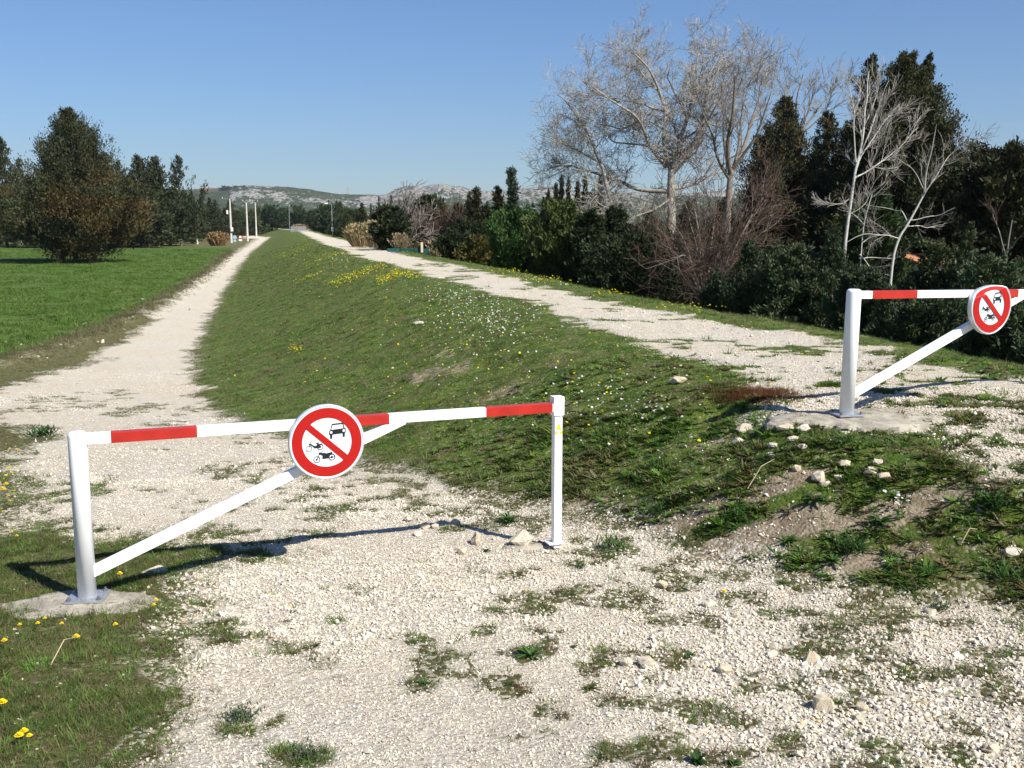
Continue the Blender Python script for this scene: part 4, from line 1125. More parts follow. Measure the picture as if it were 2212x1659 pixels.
def trunk_mesh(H, r0, seed=0, n=8, top=.1, wob=.02, lean=0.0):
    r = np.random.default_rng(seed); segs = []; p = np.array([0, 0, -.3]); k = 6
    for i in range(k):
        q = np.array([lean * (i + 1) / k + r.normal(0, wob * H * .2), r.normal(0, wob * H * .2), H * (i + 1) / k])
        ra = r0 * (1 - (1 - top) * i / k); rb = r0 * (1 - (1 - top) * (i + 1) / k)
        segs.append([*p, *q, ra, rb]); p = q
    return tube_mesh('trunk', segs, n)
PROTO = {}
def put_conifer(px, top, D, wpx, label, proto=None, name='cypress_tree', cat='tree', group=None, ztop_extra=0, gz=None, rz=None, **kw):
    """conifer whose tip shows at picture height top, of width wpx, standing at depth D"""
    x, y = tree_xy(px, D); g = ground_z(x, y) if gz is None else gz
    H = z_at(top, D) - g; R = wpx * K * D / F / 2
    rz_ = random.uniform(0, 6.28) if rz is None else rz
    if proto is not None and proto in PROTO:
        src, h0, r0 = PROTO[proto]
        return copy_thing(src, (x, y, g), rz_, (R / r0, R / r0, H / h0), label)
    seed = int(px * 7 + top)
    t = empty(name, (x, y, g), rz_); tag(t, label, cat, group)
    link('trunk', trunk_mesh(H * .9, kw.pop('tr', max(.05, H * .016)), seed), M_BARK, t)
    link('crown', conifer_mesh(seed, H, R, **kw), M_FOL, t)
    if proto is not None: PROTO[proto] = (t, H, R)
    return t
CY = (.052, .062, .024); CYD = (.038, .048, .019); CYB = (.055, .052, .020); GP = (.040, .085, .020); BLG = (.030, .055, .030)
GL = 'conifers on the left beyond the green field'
# ---- left group
t = put_conifer(172, 241, 97, 270, 'biggest dense cypress with rust brown lower boughs, standing alone in front on the green field', name='cypress_tree', group=GL,
                nb=900, per=74, spray=.50, up=.45, col=(.046, .050, .020), brown=.0, ragged=.34, low=.04)
crown = [c for c in t.children if c.name.startswith('crown')][0].data
def recolour(me, fn):
    n = len(me.vertices); co = np.empty(n * 3, np.float32); me.vertices.foreach_get('co', co); co = co.reshape(-1, 3)
    a = me.color_attributes['tint']; c = np.empty(n * 4, np.float32); a.data.foreach_get('color', c); c = c.reshape(-1, 4)
    c4 = co.reshape(-1, 4, 3).mean(1)
    k = fn(c4); k = np.repeat(k, 4)[:, None]
    c[:, :3] = c[:, :3] * (1 - k) + np.array([.125, .072, .024]) * k * (.6 + .8 * np.repeat(rng.random(len(c4)), 4)[:, None])
    a.data.foreach_set('color', c.ravel())
rzt = t.rotation_euler.z
def brownmask(c):
    X = c[:, 0] * math.cos(rzt) - c[:, 1] * math.sin(rzt); Z = c[:, 2]
    q = fbm(X * .55 + 3, Z * 1.1, 90, 3)
    return sstep(.56, .74, q + .20 * np.exp(-((Z - 5) / 3) ** 2) * sstep(-2, 3, X)) * sstep(10, 7, Z) * .55
recolour(crown, brownmask)
left_rows = [  # px, top, D, width, label, proto
 (25, 300, 165, 70, 'dark cypress at the far left picture edge with a clean pointed tip', 'a'),
 (-30, 330, 160, 70, 'cypress cut by the left picture edge', 'b'),
 (62, 345, 172, 50, 'lower cypress between the left edge one and the big front cypress', 'b'),
 (100, 400, 160, 90, 'wide dark cypress half hidden at the left of the big front cypress', 'a'),
 (213, 325, 170, 40, 'thin cypress tip just right of the big front cypress', 'b'),
 (243, 330, 158, 60, 'cypress with a bent drooping tip right behind the big front cypress', 'a'),
 (273, 350, 168, 55, 'cypress in the low dip right of the bent tipped one', 'b'),
 (312, 340, 172, 72, 'broad blunt headed cypress, first of the three tall ones by the gap', 'c'),
 (350, 343, 170, 80, 'broad cypress in the middle of the three tall ones', 'c'),
 (398, 338, 172, 58, 'slender pointed cypress, right hand one of the three tall ones', 'b'),
 (330, 400, 160, 80, 'lower cypress in front of the two broad tall ones', 'a'),
 (290, 390, 162, 90, 'lower dark cypress behind the right boughs of the big front cypress', 'c'),
 (375, 420, 178, 70, 'low cypress filling the row between the broad and the slender ones', 'a'),
 (425, 413, 210, 22, 'thin spire cypress just right of the three tall ones', 'd'),
 (446, 408, 215, 20, 'thin tall spire cypress against the hill, right of the row', 'd'),
 (462, 428, 225, 30, 'short column cypress behind the thin spires', 'd'),
 (474, 432, 228, 26, 'short column cypress left of the nearest concrete pole', 'd'),
 (420, 440, 195, 50, 'dark bushy cypress at the right end of the left row', 'a'),
 (505, 432, 262, 34, 'dark cypress directly behind the nearest concrete pole', 'd'),
 (497, 450, 240, 40, 'dark bushy cypress left of the nearest concrete pole', 'a'),
 (10, 400, 185, 100, 'dark cypress low behind the one at the left edge', 'c'), (150, 430, 175, 100, 'cypress hidden behind the trunk of the big front cypress', 'c')]
cfg = {'a': dict(nb=170, per=34, spray=1.0, up=.5, col=CY, ragged=.28), 'b': dict(nb=150, per=30, spray=.9, up=.8, col=CYD, ragged=.32),
       'c': dict(nb=200, per=34, spray=1.0, up=.5, col=CYD, ragged=.3, prof='cypress'), 'd': dict(nb=130, per=22, spray=.6, up=1.1, col=CYD, prof='column', ragged=.3)}
for px, top, D, w, lab, p in left_rows:
    put_conifer(px, top, D, w * 1.5, lab, proto=p, group=GL, **cfg[p])

# ---- far middle: beyond the end of the levee
FM = 'trees beyond the far end of the levee'
PROTO2 = [(540, 455, 330, 60, 'mid green bushy tree behind the second concrete pole', 'e'), (575, 452, 350, 40, 'olive green bush tree right of the third concrete pole', 'e'),
 (595, 446, 340, 44, 'dark green round tree between the poles and the levee end', 'f'), (630, 462, 360, 50, 'low dark tree left of the far lamp', 'e'),
 (645, 447, 330, 36, 'pointed green tree above the levee end', 'f'), (662, 450, 335, 22, 'narrow dark tree right of the pointed one at the levee end', 'd'),
 (620, 452, 520, 40, 'hazy bluish tree far behind the levee end', 'f'), (560, 462, 480, 60, 'low hazy tree far behind the poles', 'e'), (520, 460, 300, 46, 'dark green tree right of the nearest pole', 'f'),
 (700, 440, 240, 34, 'dark conifer left of the street lamp', 'a'), (722, 447, 235, 60, 'wide dark green tree behind the street lamp post', 'f'), (688, 455, 250, 40, 'dark tree at the left end of the trees behind the lamp', 'f'),
 (740, 437, 225, 46, 'tall dark tree right of the street lamp head', 'a'), (757, 455, 215, 56, 'round dark tree between lamp and reeds', 'f'), (716, 432, 260, 12, 'thin cypress tip left of the lamp head', 'd'),
 (733, 434, 262, 11, 'thin cypress tip right of the lamp head', 'd')]
cfg['e'] = dict(nb=90, per=26, spray=1.3, up=.4, col=(.060, .075, .025), prof='round', ragged=.3)
cfg['f'] = dict(nb=100, per=28, spray=1.2, up=.4, col=(.035, .058, .020), prof='round', ragged=.3)
for px, top, D, w, lab, p in PROTO2:
    put_conifer(px, top, D, w, lab, proto=p, name='cypress_tree' if p in 'ad' else 'broad_evergreen_tree', group=FM, **cfg[p])

# ---- middle: garden row right of the levee.   crop units -> picture
def c3(x, y): return ((1000 + x / 2.765) * .72005, (480 + y / 2.765) * .72005)
GM = 'conifers of the garden row right of the levee'
mids = [(255, 360, 110, 75, 'first thin cypress right of the street lamp, brownish', 'd', 'cypress_tree'), (328, 368, 118, 26, 'very thin cypress tip behind the tan reeds', 'd', 'cypress_tree'), (350, 405, 118, 22, 'short thin cypress behind the tan reeds', 'd', 'cypress_tree'),
 (394, 308, 105, 36, 'tall needle cypress directly above the tan reeds', 'd', 'cypress_tree'), (443, 335, 112, 34, 'cypress right beside the tall needle one', 'd', 'cypress_tree'), (495, 300, 104, 44, 'cypress above the dark ivy covered tree', 'd', 'cypress_tree'),
 (563, 330, 100, 46, 'narrow cypress, left of a close pair against the hill', 'd', 'cypress_tree'), (612, 296, 98, 56, 'narrow cypress, right of a close pair against the hill', 'd', 'cypress_tree'), (680, 355, 104, 34, 'small cypress left of the round mid green tree', 'd', 'cypress_tree'),
 (800, 318, 92, 190, 'tall rounded mid green tree in the middle of the garden row', 'g', 'broad_evergreen_tree'), (920, 320, 88, 90, 'conifer with spiky tip right of the rounded mid green tree', 'b', 'cypress_tree'), (1010, 372, 90, 44, 'slim cypress between the spiky conifer and the brown tinged pair', 'd', 'cypress_tree'),
 (1132, 286, 66, 80, 'left of the two tall brown tinged cypresses', 'h', 'cypress_tree'), (1190, 238, 64, 110, 'right and taller of the two brown tinged cypresses', 'h', 'cypress_tree'), (1280, 350, 72, 60, 'dark cypress left of the drooping one', 'd', 'cypress_tree'),
 (1368, 235, 60, 120, 'ragged cypress with drooping top left of the blue green cedar', 'h', 'cypress_tree'), (1740, 330, 56, 120, 'dark conifer mass right of the white frame sign', 'c', 'cypress_tree'),
 (1780, 260, 60, 60, 'short cypress tip left of the tall needle cypresses', 'h', 'cypress_tree'), (1840, 205, 58, 64, 'needle cypress, leftmost of the five by the plane tree', 'h', 'cypress_tree'), (1886, 140, 57, 60, 'tallest needle cypress of the five by the plane tree', 'h', 'cypress_tree'),
 (1942, 158, 59, 54, 'needle cypress, third of the five by the plane tree', 'h', 'cypress_tree'), (2018, 185, 60, 60, 'needle cypress, fourth of the five by the plane tree', 'h', 'cypress_tree'), (2078, 145, 61, 64, 'needle cypress under the low limbs of the plane tree', 'h', 'cypress_tree'),
 (2200, 150, 60, 60, 'needle cypress behind the left limbs of the plane tree', 'h', 'cypress_tree'), (2140, 260, 58, 90, 'lower cypress between the two needle ones behind the plane limbs', 'h', 'cypress_tree'),
 (1060, 430, 74, 130, 'green bushy tree in front of the slim cypress', 'g', 'broad_evergreen_tree'), (1100, 520, 52, 220, 'dark bushy evergreen over the end of the teal fence', 'i', 'evergreen_shrub'), (990, 600, 50, 150, 'low dark evergreen shrub by the teal fence post', 'i', 'evergreen_shrub'),
 (1230, 560, 50, 220, 'dark evergreen shrub behind the yellow brown bush', 'i', 'evergreen_shrub'), (1330, 470, 56, 150, 'dark shrub mass left of the bright green pine', 'i', 'evergreen_shrub'),
 (50, 340, 200, 90, 'dark pointed tree right behind the lamp, taller than its neighbours', 'a', 'cypress_tree'), (140, 430, 190, 160, 'dark broad tree behind the left end of the tan reeds', 'f', 'broad_evergreen_tree')]
cfg['g'] = dict(nb=190, per=36, spray=.75, up=.6, col=(.034, .056, .018), prof='round', ragged=.3)
cfg['h'] = dict(nb=120, per=34, spray=.42, up=.95, col=(.042, .046, .020), prof='cypress', ragged=.42, brown=.22)
cfg['i'] = dict(nb=170, per=34, spray=.34, up=.5, col=(.024, .036, .012), prof='round', ragged=.3)
for x, yt, D, w, lab, p, nm in mids:
    px, top = c3(x, yt)
    put_conifer(px, top, D, w / 2.765 * .72 * (2.3 if p == 'd' else 1.45 if p == 'h' else 1.1), lab, proto=p, name=nm, group=GM, **cfg[p])
for i, (px, top, D, w, lab, p) in enumerate([(752, 452, 130, 50, 'dark low tree behind the left end of the tan reeds', 'a'), (778, 446, 118, 46, 'dark tree behind the middle of the tan reeds', 'c'), (806, 452, 108, 44, 'dark tree behind the right end of the tan reeds', 'a'),
    (838, 448, 96, 50, 'dark pointed tree right behind the ivy covered tree', 'h'), (866, 440, 92, 44, 'dark pointed tree behind the grey bare shrub', 'c'), (893, 446, 86, 46, 'dark pointed tree behind the brownish bare shrub', 'h'),
    (915, 440, 82, 44, 'dark pointed tree above the first cream fence post', 'c'), (940, 436, 78, 50, 'dark pointed tree between the fence posts', 'h'), (966, 438, 74, 50, 'dark pointed tree above the stone pillar', 'c'),
    (992, 432, 70, 46, 'dark tree left of the brown tinged pair', 'h'), (1018, 440, 66, 50, 'dark tree filling between the brown tinged pair', 'c'), (1050, 438, 64, 52, 'dark tree left of the blue green cedar foot', 'h'),
    (1085, 446, 62, 60, 'dark tree at the right of the blue green cedar foot', 'c'), (1120, 448, 58, 60, 'dark tree rising behind the bright green pine', 'h'), (1150, 436, 58, 56, 'dark tree behind the gap of the two green pines', 'c'), (1180, 428, 57, 60, 'dark tree rising behind the feathery pine', 'h')]):
    put_conifer(px, top + 9, D, w, lab, proto=p, group=GM)
px, top = c3(1480, 78)
put_conifer(px, top, 70, 66, 'blue green cedar with a slender open top, tallest against the hill', name='cedar_tree', nb=210, per=26, spray=.55, up=.3, col=(.050, .072, .045), prof='cedar', ragged=.45)
px, top = c3(480, 398)
put_conifer(px, top, 62, 56, 'dark ivy covered tree between tan reeds and grey bare shrub', name='ivy_covered_tree', nb=160, per=40, spray=.40, up=.4, col=(.030, .040, .016), prof='round', low=.02, ragged=.35)
px, top = c3(1190, 640)
put_conifer(px, top, 46, 50, 'low yellow brown tinted shrub left of the bright green pine', name='evergreen_shrub', cat='shrub', nb=90, per=40, spray=.26, up=.4, col=(.095, .085, .022), prof='round', ragged=.3, low=0.0)
px, top = c3(1530, 440)
put_conifer(px, top, 43, 92, 'bright green bushy young pine with a forked bare trunk', name='pine_tree', nb=230, per=46, spray=.26, up=.9, col=(.040, .085, .018), prof='round', ragged=.28, low=.22, tr=.07)
px, top = c3(1890, 370)
put_conifer(px, top, 38, 100, 'yellowish green feathery pine right of the bright green one', name='pine_tree', nb=250, per=46, spray=.28, up=1.0, col=(.065, .085, .022), prof='round', ragged=.4, low=.08, tr=.07)
for x, y0, D, w, lab in [(2120, 430, 36, 240, 'black green laurel like evergreen right of the feathery pine'), (2330, 400, 37, 260, 'dark evergreen mass under the plane tree limbs'), (2500, 560, 35, 280, 'dark evergreen shrub at the foot of the red twigged bush'),
                         (1700, 640, 39, 120, 'dark low evergreen between the two green pines')]:
    px, top = c3(x, y0)
    put_conifer(px, top, D, w / 2.765 * .72, lab, name='evergreen_tree', group='dark evergreens behind the levee top', nb=280, per=44, spray=.24, up=.4, col=(.024, .038, .013), prof='round', ragged=.22, low=-.02, core=.4)

# ---- right group
def c5(x, y): return ((2150 + x / 1.6594) * .72005, (100 + y / 1.6594) * .72005)
rights = [(305, 325, 47, 300, 'pointed dark cypress behind the red twigged bush, left of the white poplar', dict(nb=420, per=52, spray=.38, up=.5, col=(.034, .034, .014), ragged=.3, brown=.2)),
 (515, 400, 50, 210, 'shorter cypress between the pointed one and the white poplar', dict(nb=300, per=46, spray=.40, up=.5, col=(.036, .034, .015), ragged=.34, brown=.25)),
 (706, 118, 45, 215, 'slim tall cypress spire directly behind the white poplar crown', dict(nb=300, per=44, spray=.40, up=.7, col=(.030, .036, .014), ragged=.45)),
 (884, 108, 44, 400, 'tallest broad cypress with stepped ragged boughs right of the white poplar', dict(nb=620, per=60, spray=.42, up=.45, col=(.038, .040, .014), ragged=.40)),
 (984, 118, 44.5, 170, 'second tip close right of the tallest broad cypress', dict(nb=220, per=50, spray=.42, up=.6, col=(.036, .040, .014), ragged=.45)),
 (1085, 455, 43, 290, 'cypress forming the lower right shoulder of the broad cypress', dict(nb=380, per=54, spray=.40, up=.5, col=(.036, .040, .014), ragged=.42)),
 (400, 620, 49, 300, 'brownish low cypress filling behind the reddish twigs', dict(nb=260, per=50, spray=.40, up=.4, col=(.036, .032, .014), ragged=.3, brown=.3)),
 (600, 560, 48, 220, 'dark low cypress left behind the white poplar trunk', dict(nb=260, per=50, spray=.40, up=.4, col=(.028, .030, .012), ragged=.3, brown=.15)),
 (800, 350, 46, 260, 'cypress filling the middle between the slim spire and the broad one', dict(nb=340, per=50, spray=.40, up=.5, col=(.034, .036, .014), ragged=.35)),
 (230, 470, 49, 220, 'low left shoulder cypress beside the pointed dark one', dict(nb=240, per=50, spray=.40, up=.5, col=(.034, .034, .014), ragged=.35, brown=.2)),
 (620, 440, 49, 200, 'cypress directly left of the slim spire behind the white poplar', dict(nb=260, per=50, spray=.40, up=.5, col=(.032, .034, .014), ragged=.38))]
for x, y0, D, w, lab, kw in rights:
    px, top = c5(x, y0)
    kw['col'] = tuple(c * 1.45 for c in kw['col']); kw['spray'] *= .70; kw['per'] = int(kw['per'] * 1.6); kw['nb'] = int(kw['nb'] * 1.3); kw['core'] = .35
    put_conifer(px, top, D, w / 1.6594 * .72 * 1.95, lab, name='cypress_tree', group='tall cypresses of the right hand group', **kw)
px, top = c5(1480, 572)
put_conifer(px, top, 40, 270, 'broad round headed dark pine at the right picture edge', name='pine_tree', nb=520, per=60, spray=.40, up=.35, col=(.034, .036, .013), prof='round', ragged=.32, low=.1)
px, top = c5(1700, 700)
put_conifer(px, top, 42, 200, 'dark evergreen outside the right picture edge behind the barrier sign', name='pine_tree', nb=200, per=50, spray=.40, up=.35, col=(.034, .036, .013), prof='round', ragged=.32)
px, top = c5(760, 800)
put_conifer(px, top, 38, 120, 'mid green ivy mass behind the white poplar trunks', name='ivy_covered_tree', nb=240, per=46, spray=.26, up=.3, col=(.034, .060, .016), prof='round', ragged=.3)
# fillers that close the row behind the bare trees
for px, top, D, w, lab, wd in [(1160, 470, 80, 90, 'dark cypress low behind the tip of the plane tree limbs', 0), (1240, 455, 78, 90, 'dark cypress seen through the lowest left plane limbs', 0), (1330, 445, 76, 100, 'dark cypress between the low plane limbs and its trunk', 0),
   (1400, 452, 75, 90, 'dark cypress directly behind the plane trunk', 0), (1480, 440, 74, 100, 'dark cypress right of the plane trunk, seen through twigs', 0), (1560, 430, 70, 110, 'dark cypress behind the straight grey bare trunk', 0),
   (1640, 440, 66, 110, 'dark cypress low between grey bare tree and pointed cypress', 0), (2060, 440, 75, 90, 'dark low cypress in the gap before the round headed pine', 0), (2110, 470, 70, 90, 'dark low tree under the left side of the round headed pine', 0)]:
    put_conifer(px, top, D, w, lab, proto='c', group='dark trees behind the bare trees')
for px, top, D, w, lab in [(1385, 500, 33.5, 190, 'black green evergreen left of the red twigged bush stems'), (1440, 520, 41, 170, 'dark evergreen mass showing through the red twigs'), (1540, 540, 40, 150, 'dark evergreen mass behind the stems of the grey bare tree'),
   (1640, 520, 40, 170, 'dark evergreen above the first juniper by the red twigs')]:
    put_conifer(px, top, D, w, lab, name='evergreen_tree', group='dark evergreens behind the levee top', nb=260, per=34, spray=.26, up=.4, col=(.028, .040, .015), prof='round', ragged=.25, low=-.02, core=.4)
JUN = [(160, 1040, 25, 330, 'blue green juniper shrub right beside the red twigged bush', .0), (380, 1060, 24, 260, 'blue green juniper shrub, second from the red twigged bush', .0), (570, 965, 23.5, 300, 'tallest blue green juniper in front of the white poplar trunk', .0),
 (700, 1180, 21.5, 240, 'low juniper right behind the barrier post on the levee', .0), (860, 1270, 20, 240, 'low dark juniper under the barrier beam', .0), (1090, 1040, 24, 260, 'olive green juniper above the beam of the farther barrier', .3),
 (1235, 955, 23, 230, 'pointed green juniper left above the dented sign', .2), (1330, 1120, 20, 280, 'dark juniper directly behind the dented sign', .0), (1490, 1130, 22, 240, 'dark juniper at the right picture edge above the beam', .0), (1080, 1330, 19, 330, 'dark low juniper under the brace of the farther barrier', 0),
 (1330, 1400, 17.5, 330, 'dark low juniper behind the lower part of the dented sign', 0), (1530, 1380, 17, 260, 'dark low juniper at the right edge under the beam', 0), (0, 1200, 26, 200, 'dark shaded shrub at the root of the red twigged bush', 0)]
for i, (x, y0, D, w, lab, yl) in enumerate(JUN):
    px, top = c5(x, y0)
    put_conifer(px, top, D, w / 1.6594 * .72, lab, name='juniper_shrub', cat='shrub', group='juniper shrubs behind the levee top',
                nb=420, per=44, spray=.165, up=.5, col=tuple(c * (.8 + .5 * ((i * 37) % 10) / 10) for c in (.054 + .03 * yl, .076 + .01 * yl, .036 - .012 * yl)), prof='cypress' if i % 2 == 0 else 'round', ragged=.40, low=-.03, core=.35)

# ---- bare trees
def branch_out(segs, p, d, length, rad, depth, r, prm, twigs):
    """recursive limb; appends segments"""
    k = prm['k'].get(depth, 3); st = length / k
    for i in range(k):
        d = d + r.normal(0, prm['wob'], 3) + np.array([0, 0, prm['up']]); d = d / np.linalg.norm(d)
        q = p + d * st; ra = max(prm['rmin'], rad * (1 - .75 * i / k)); rb = max(prm['rmin'], rad * (1 - .75 * (i + 1) / k))
        (segs if depth < prm['twig_from'] else twigs).append([*p, *q, ra, rb])
        if depth < prm['depth']:
            for _ in range(prm['n'].get(depth, 2)):
                if r.random() < prm['prob']:
                    s = r.normal(size=3); s -= d * s.dot(d); s /= np.linalg.norm(s) + 1e-9
                    a = r.uniform(*prm['ang']); nd = d * math.cos(a) + s * math.sin(a)
                    branch_out(segs, p + (q - p) * r.random(), nd, length * r.uniform(*prm['ratio']), rb * .62, depth + 1, r, prm, twigs)
        p = q
def bare_tree(name, label, D, limbs, conv, m_limb, m_twig, prm, seed, depth_spread=2.5, trunk_r=.25, group=None, n_tr=7):
    r = np.random.default_rng(seed)
    P0 = conv(*limbs[0][1][0]); x0, y0 = tree_xy(P0[0], D); g = ground_z(x0, y0)
    t = empty(name, (x0, y0, g)); tag(t, label, 'tree', group)
    org = np.array([x0, y0, g]); main = []; segs = []; twigs = []
    prev = {}
    for li, (rad, pts) in enumerate(limbs):
        W = []; side = r.uniform(-1, 1) * depth_spread if li else 0
        for j, q in enumerate(pts):
            px, py = conv(*q); f = j / max(1, len(pts) - 1)
            dd = D + side * f + prev.get(pts[0], 0) * (1 - f)
            x = (px * K - 512) / F * dd; W.append(np.array([x, dd, z_at(py, dd)]) - org)
            if q not in prev: prev[q] = side * f
        if li == 0: W[0] = np.array([0, 0, -.3])
        # smooth subdivision of the guide line
        for it in range(2):
            if li: W = [W[0]] + [q_ + r.normal(0, .012 * D / 10 if it == 0 else .006 * D / 10  , 3) * .9 for q_ in W[1:]]
            W2 = [W[0]]
            for a, b in zip(W[:-1], W[1:]): W2 += [a * .75 + b * .25, a * .25 + b * .75]
            W = W2 + [W[-1]]
        n = len(W)
        for j in range(n - 1):
            f0 = j / (n - 1); f1 = (j + 1) / (n - 1)
            ra = max(prm['rmin'], rad * (1 - .8 * f0)); rb = max(prm['rmin'], rad * (1 - .8 * f1))
            if li == 0: ra = rad * (1 - .45 * f0); rb = rad * (1 - .45 * f1)
            main.append([*W[j], *W[j + 1], ra, rb])
            d = (W[j + 1] - W[j]); L_ = np.linalg.norm(d); d = d / (L_ + 1e-9)
            lo = prm.get('start', .1) if li else .8
            if f0 >= lo:
                for _ in range(prm['per']):
                    if r.random() > L_ * prm['dens']: continue
                    s = r.normal(size=3); s -= d * s.dot(d); s /= np.linalg.norm(s) + 1e-9
                    a = r.uniform(*prm['ang']); nd = d * math.cos(a) + s * math.sin(a)
                    branch_out(segs, W[j] + (W[j + 1] - W[j]) * r.random(), nd, prm['len'] * r.uniform(.5, 1.2), max(rb * .45, prm['rmin'] * 1.3), 1, r, prm, twigs)
    link('trunk', tube_mesh('trunk', main, n_tr), m_limb, t)
    if segs: tag(link('branches', tube_mesh('branches', segs, 4), m_limb, t), kind='stuff')
    if twigs: tag(link('twigs', tube_mesh('twigs', twigs, 3), m_twig, t), kind='stuff')
    return t
c4 = lambda x, y: ((1500 + x / 1.8435) * .72005, (50 + y / 1.8435) * .72005)
PL = dict(k={1: 4, 2: 3, 3: 3, 4: 2}, wob=.20, up=.05, rmin=.0075, twig_from=3, depth=4, n={1: 2, 2: 2, 3: 1}, prob=.86, ang=(.5, 1.25), ratio=(.42, .68), per=3, dens=.66, len=1.85, start=.06)
bare_tree('bare_plane_tree', 'huge leafless plane tree with pale spreading limbs, tallest bare tree', 52, [
 (0.2808, [(925, 1400), (938, 1150), (930, 960), (930, 850)]),
 (0.1560, [(930, 850), (955, 760), (985, 680), (1010, 560), (1035, 400), (1045, 310), (1055, 200)]),
 (0.1248, [(930, 850), (880, 700), (905, 540), (850, 410), (810, 290), (700, 190)]),
 (0.1560, [(930, 870), (1050, 720), (1090, 560), (1105, 420), (1150, 340), (1180, 260)]),
 (0.0780, [(1060, 700), (1150, 560), (1250, 440), (1380, 340)]),
 (0.1092, [(900, 830), (820, 720), (750, 570), (640, 470), (500, 380)]),
 (0.1170, [(930, 970), (760, 950), (620, 900), (480, 850), (380, 820), (270, 850)]),
 (0.1248, [(640, 1200), (600, 950), (550, 810), (470, 640), (400, 540), (310, 430)]),
 (0.0702, [(550, 810), (420, 740), (330, 700), (215, 650)]),
 (0.0936, [(930, 960), (1050, 920), (1170, 860), (1230, 850)]),
 (0.0702, [(905, 540), (800, 500), (700, 480), (540, 430)]),
 (0.0702, [(850, 410), (780, 330), (735, 280), (630, 260)]),
 (0.0780, [(1010, 560), (940, 430), (900, 350), (895, 280)]),
 (0.0702, [(1035, 400), (1120, 300), (1180, 240), (1260, 170)]),
 (0.0702, [(1090, 560), (1180, 420), (1260, 330), (1390, 280)]),
 (0.0702, [(750, 570), (680, 620), (600, 610), (530, 600)]),
 (0.0624, [(820, 720), (700, 700), (600, 680), (560, 640)]),
 (0.0624, [(640, 470), (560, 430), (470, 400), (430, 340)]),
 (0.0624, [(620, 900), (540, 960), (480, 1040), (440, 1060)]),
 (0.0624, [(930, 1000), (850, 1080), (760, 1100), (640, 1180)]),
 (0.0702, [(985, 680), (1090, 620), (1170, 480), (1200, 330)])], c4, M_BARKP, M_TWIGP, PL, 11, 3.2)
P2 = dict(k={1: 4, 2: 3, 3: 2, 4: 2}, wob=.12, up=.12, rmin=.007, twig_from=2, depth=4, n={1: 1, 2: 2, 3: 1}, prob=.7, ang=(.3, .75), ratio=(.5, .7), per=3, dens=.6, len=1.25, start=.1)
bare_tree('bare_tree', 'leafless grey tree with straight trunk and upright twigs, right of the plane tree', 38, [
 (.17, [(1228, 1500), (1240, 1200), (1245, 1000), (1252, 870)]),
 (.09, [(1252, 870), (1215, 700), (1200, 540), (1190, 360)]), (.10, [(1252, 870), (1240, 700), (1255, 500), (1270, 330)]), (.10, [(1252, 870), (1320, 730), (1350, 560), (1400, 380)]),
 (.08, [(1250, 890), (1290, 770), (1300, 600), (1320, 400)]), (.07, [(1248, 900), (1180, 740), (1130, 620), (1090, 520)]), (.07, [(1255, 850), (1360, 700), (1420, 560), (1460, 450)])], c4, M_BARKM, M_TWIGG, P2, 12, 1.6)
P3 = dict(k={1: 4, 2: 3, 3: 2}, wob=.13, up=.06, rmin=.0055, twig_from=2, depth=3, n={1: 2, 2: 2}, prob=.72, ang=(.35, 1.0), ratio=(.5, .75), per=3, dens=.9, len=1.05, start=.15)
stems = [(1000, 1000), (1055, 930), (1110, 1000), (1180, 1060), (1290, 960), (1380, 860), (850, 1250), (800, 1130), (900, 1080), (760, 1380), (1450, 1000), (1520, 1130), (1230, 1150), (950, 1330), (1330, 1250), (1500, 900), (1410, 1150)]
bare_tree('bare_bush', 'wide leafless bush of reddish brown twigs rising from many stems beside the levee', 29.5,
 [(.055, [(1140, 1640), (1140, 1500), (1110, 1300), (1060, 1060)])] + [(.034, [(1140 + random.randint(-30, 30), 1640), (1140 + (a - 1140) * .18, 1500), (1140 + (a - 1140) * .55, 1300 - (1300 - b) * .35), (a, b)]) for a, b in stems], c4, M_BARKM, M_TWIGR, P3, 13, 2.6, n_tr=5)
P4 = dict(k={1: 4, 2: 3, 3: 2}, wob=.11, up=.10, rmin=.0042, twig_from=2, depth=3, n={1: 2, 2: 2}, prob=.8, ang=(.3, .75), ratio=(.45, .75), per=3, dens=.9, len=.85, start=.12)
P5 = dict(P4, len=.7, prob=.6, dens=.7, ang=(.4, 1.0))
bare_tree('white_poplar', 'slim white barked leafless poplar rising above the junipers', 31, [
 (0.0609, [(615, 1250), (622, 1040), (645, 820), (655, 700)]),
 (0.0435, [(655, 700), (665, 560), (675, 400), (700, 290), (706, 190)]), (0.0290, [(655, 700), (690, 600), (755, 470), (840, 360)]), (0.0261, [(658, 640), (640, 500), (630, 370), (615, 230)]),
 (0.0290, [(655, 720), (740, 680), (850, 590), (950, 470)]), (0.0232, [(680, 600), (740, 420), (775, 320), (790, 240)]), (0.0203, [(645, 820), (580, 850), (520, 830)]), (0.0203, [(670, 500), (720, 390), (755, 260)]), (0.0174, [(640, 900), (700, 860), (740, 780)])],
 c5, M_BARKW, M_TWIGP, P4, 14, 1.0, group='white poplars')
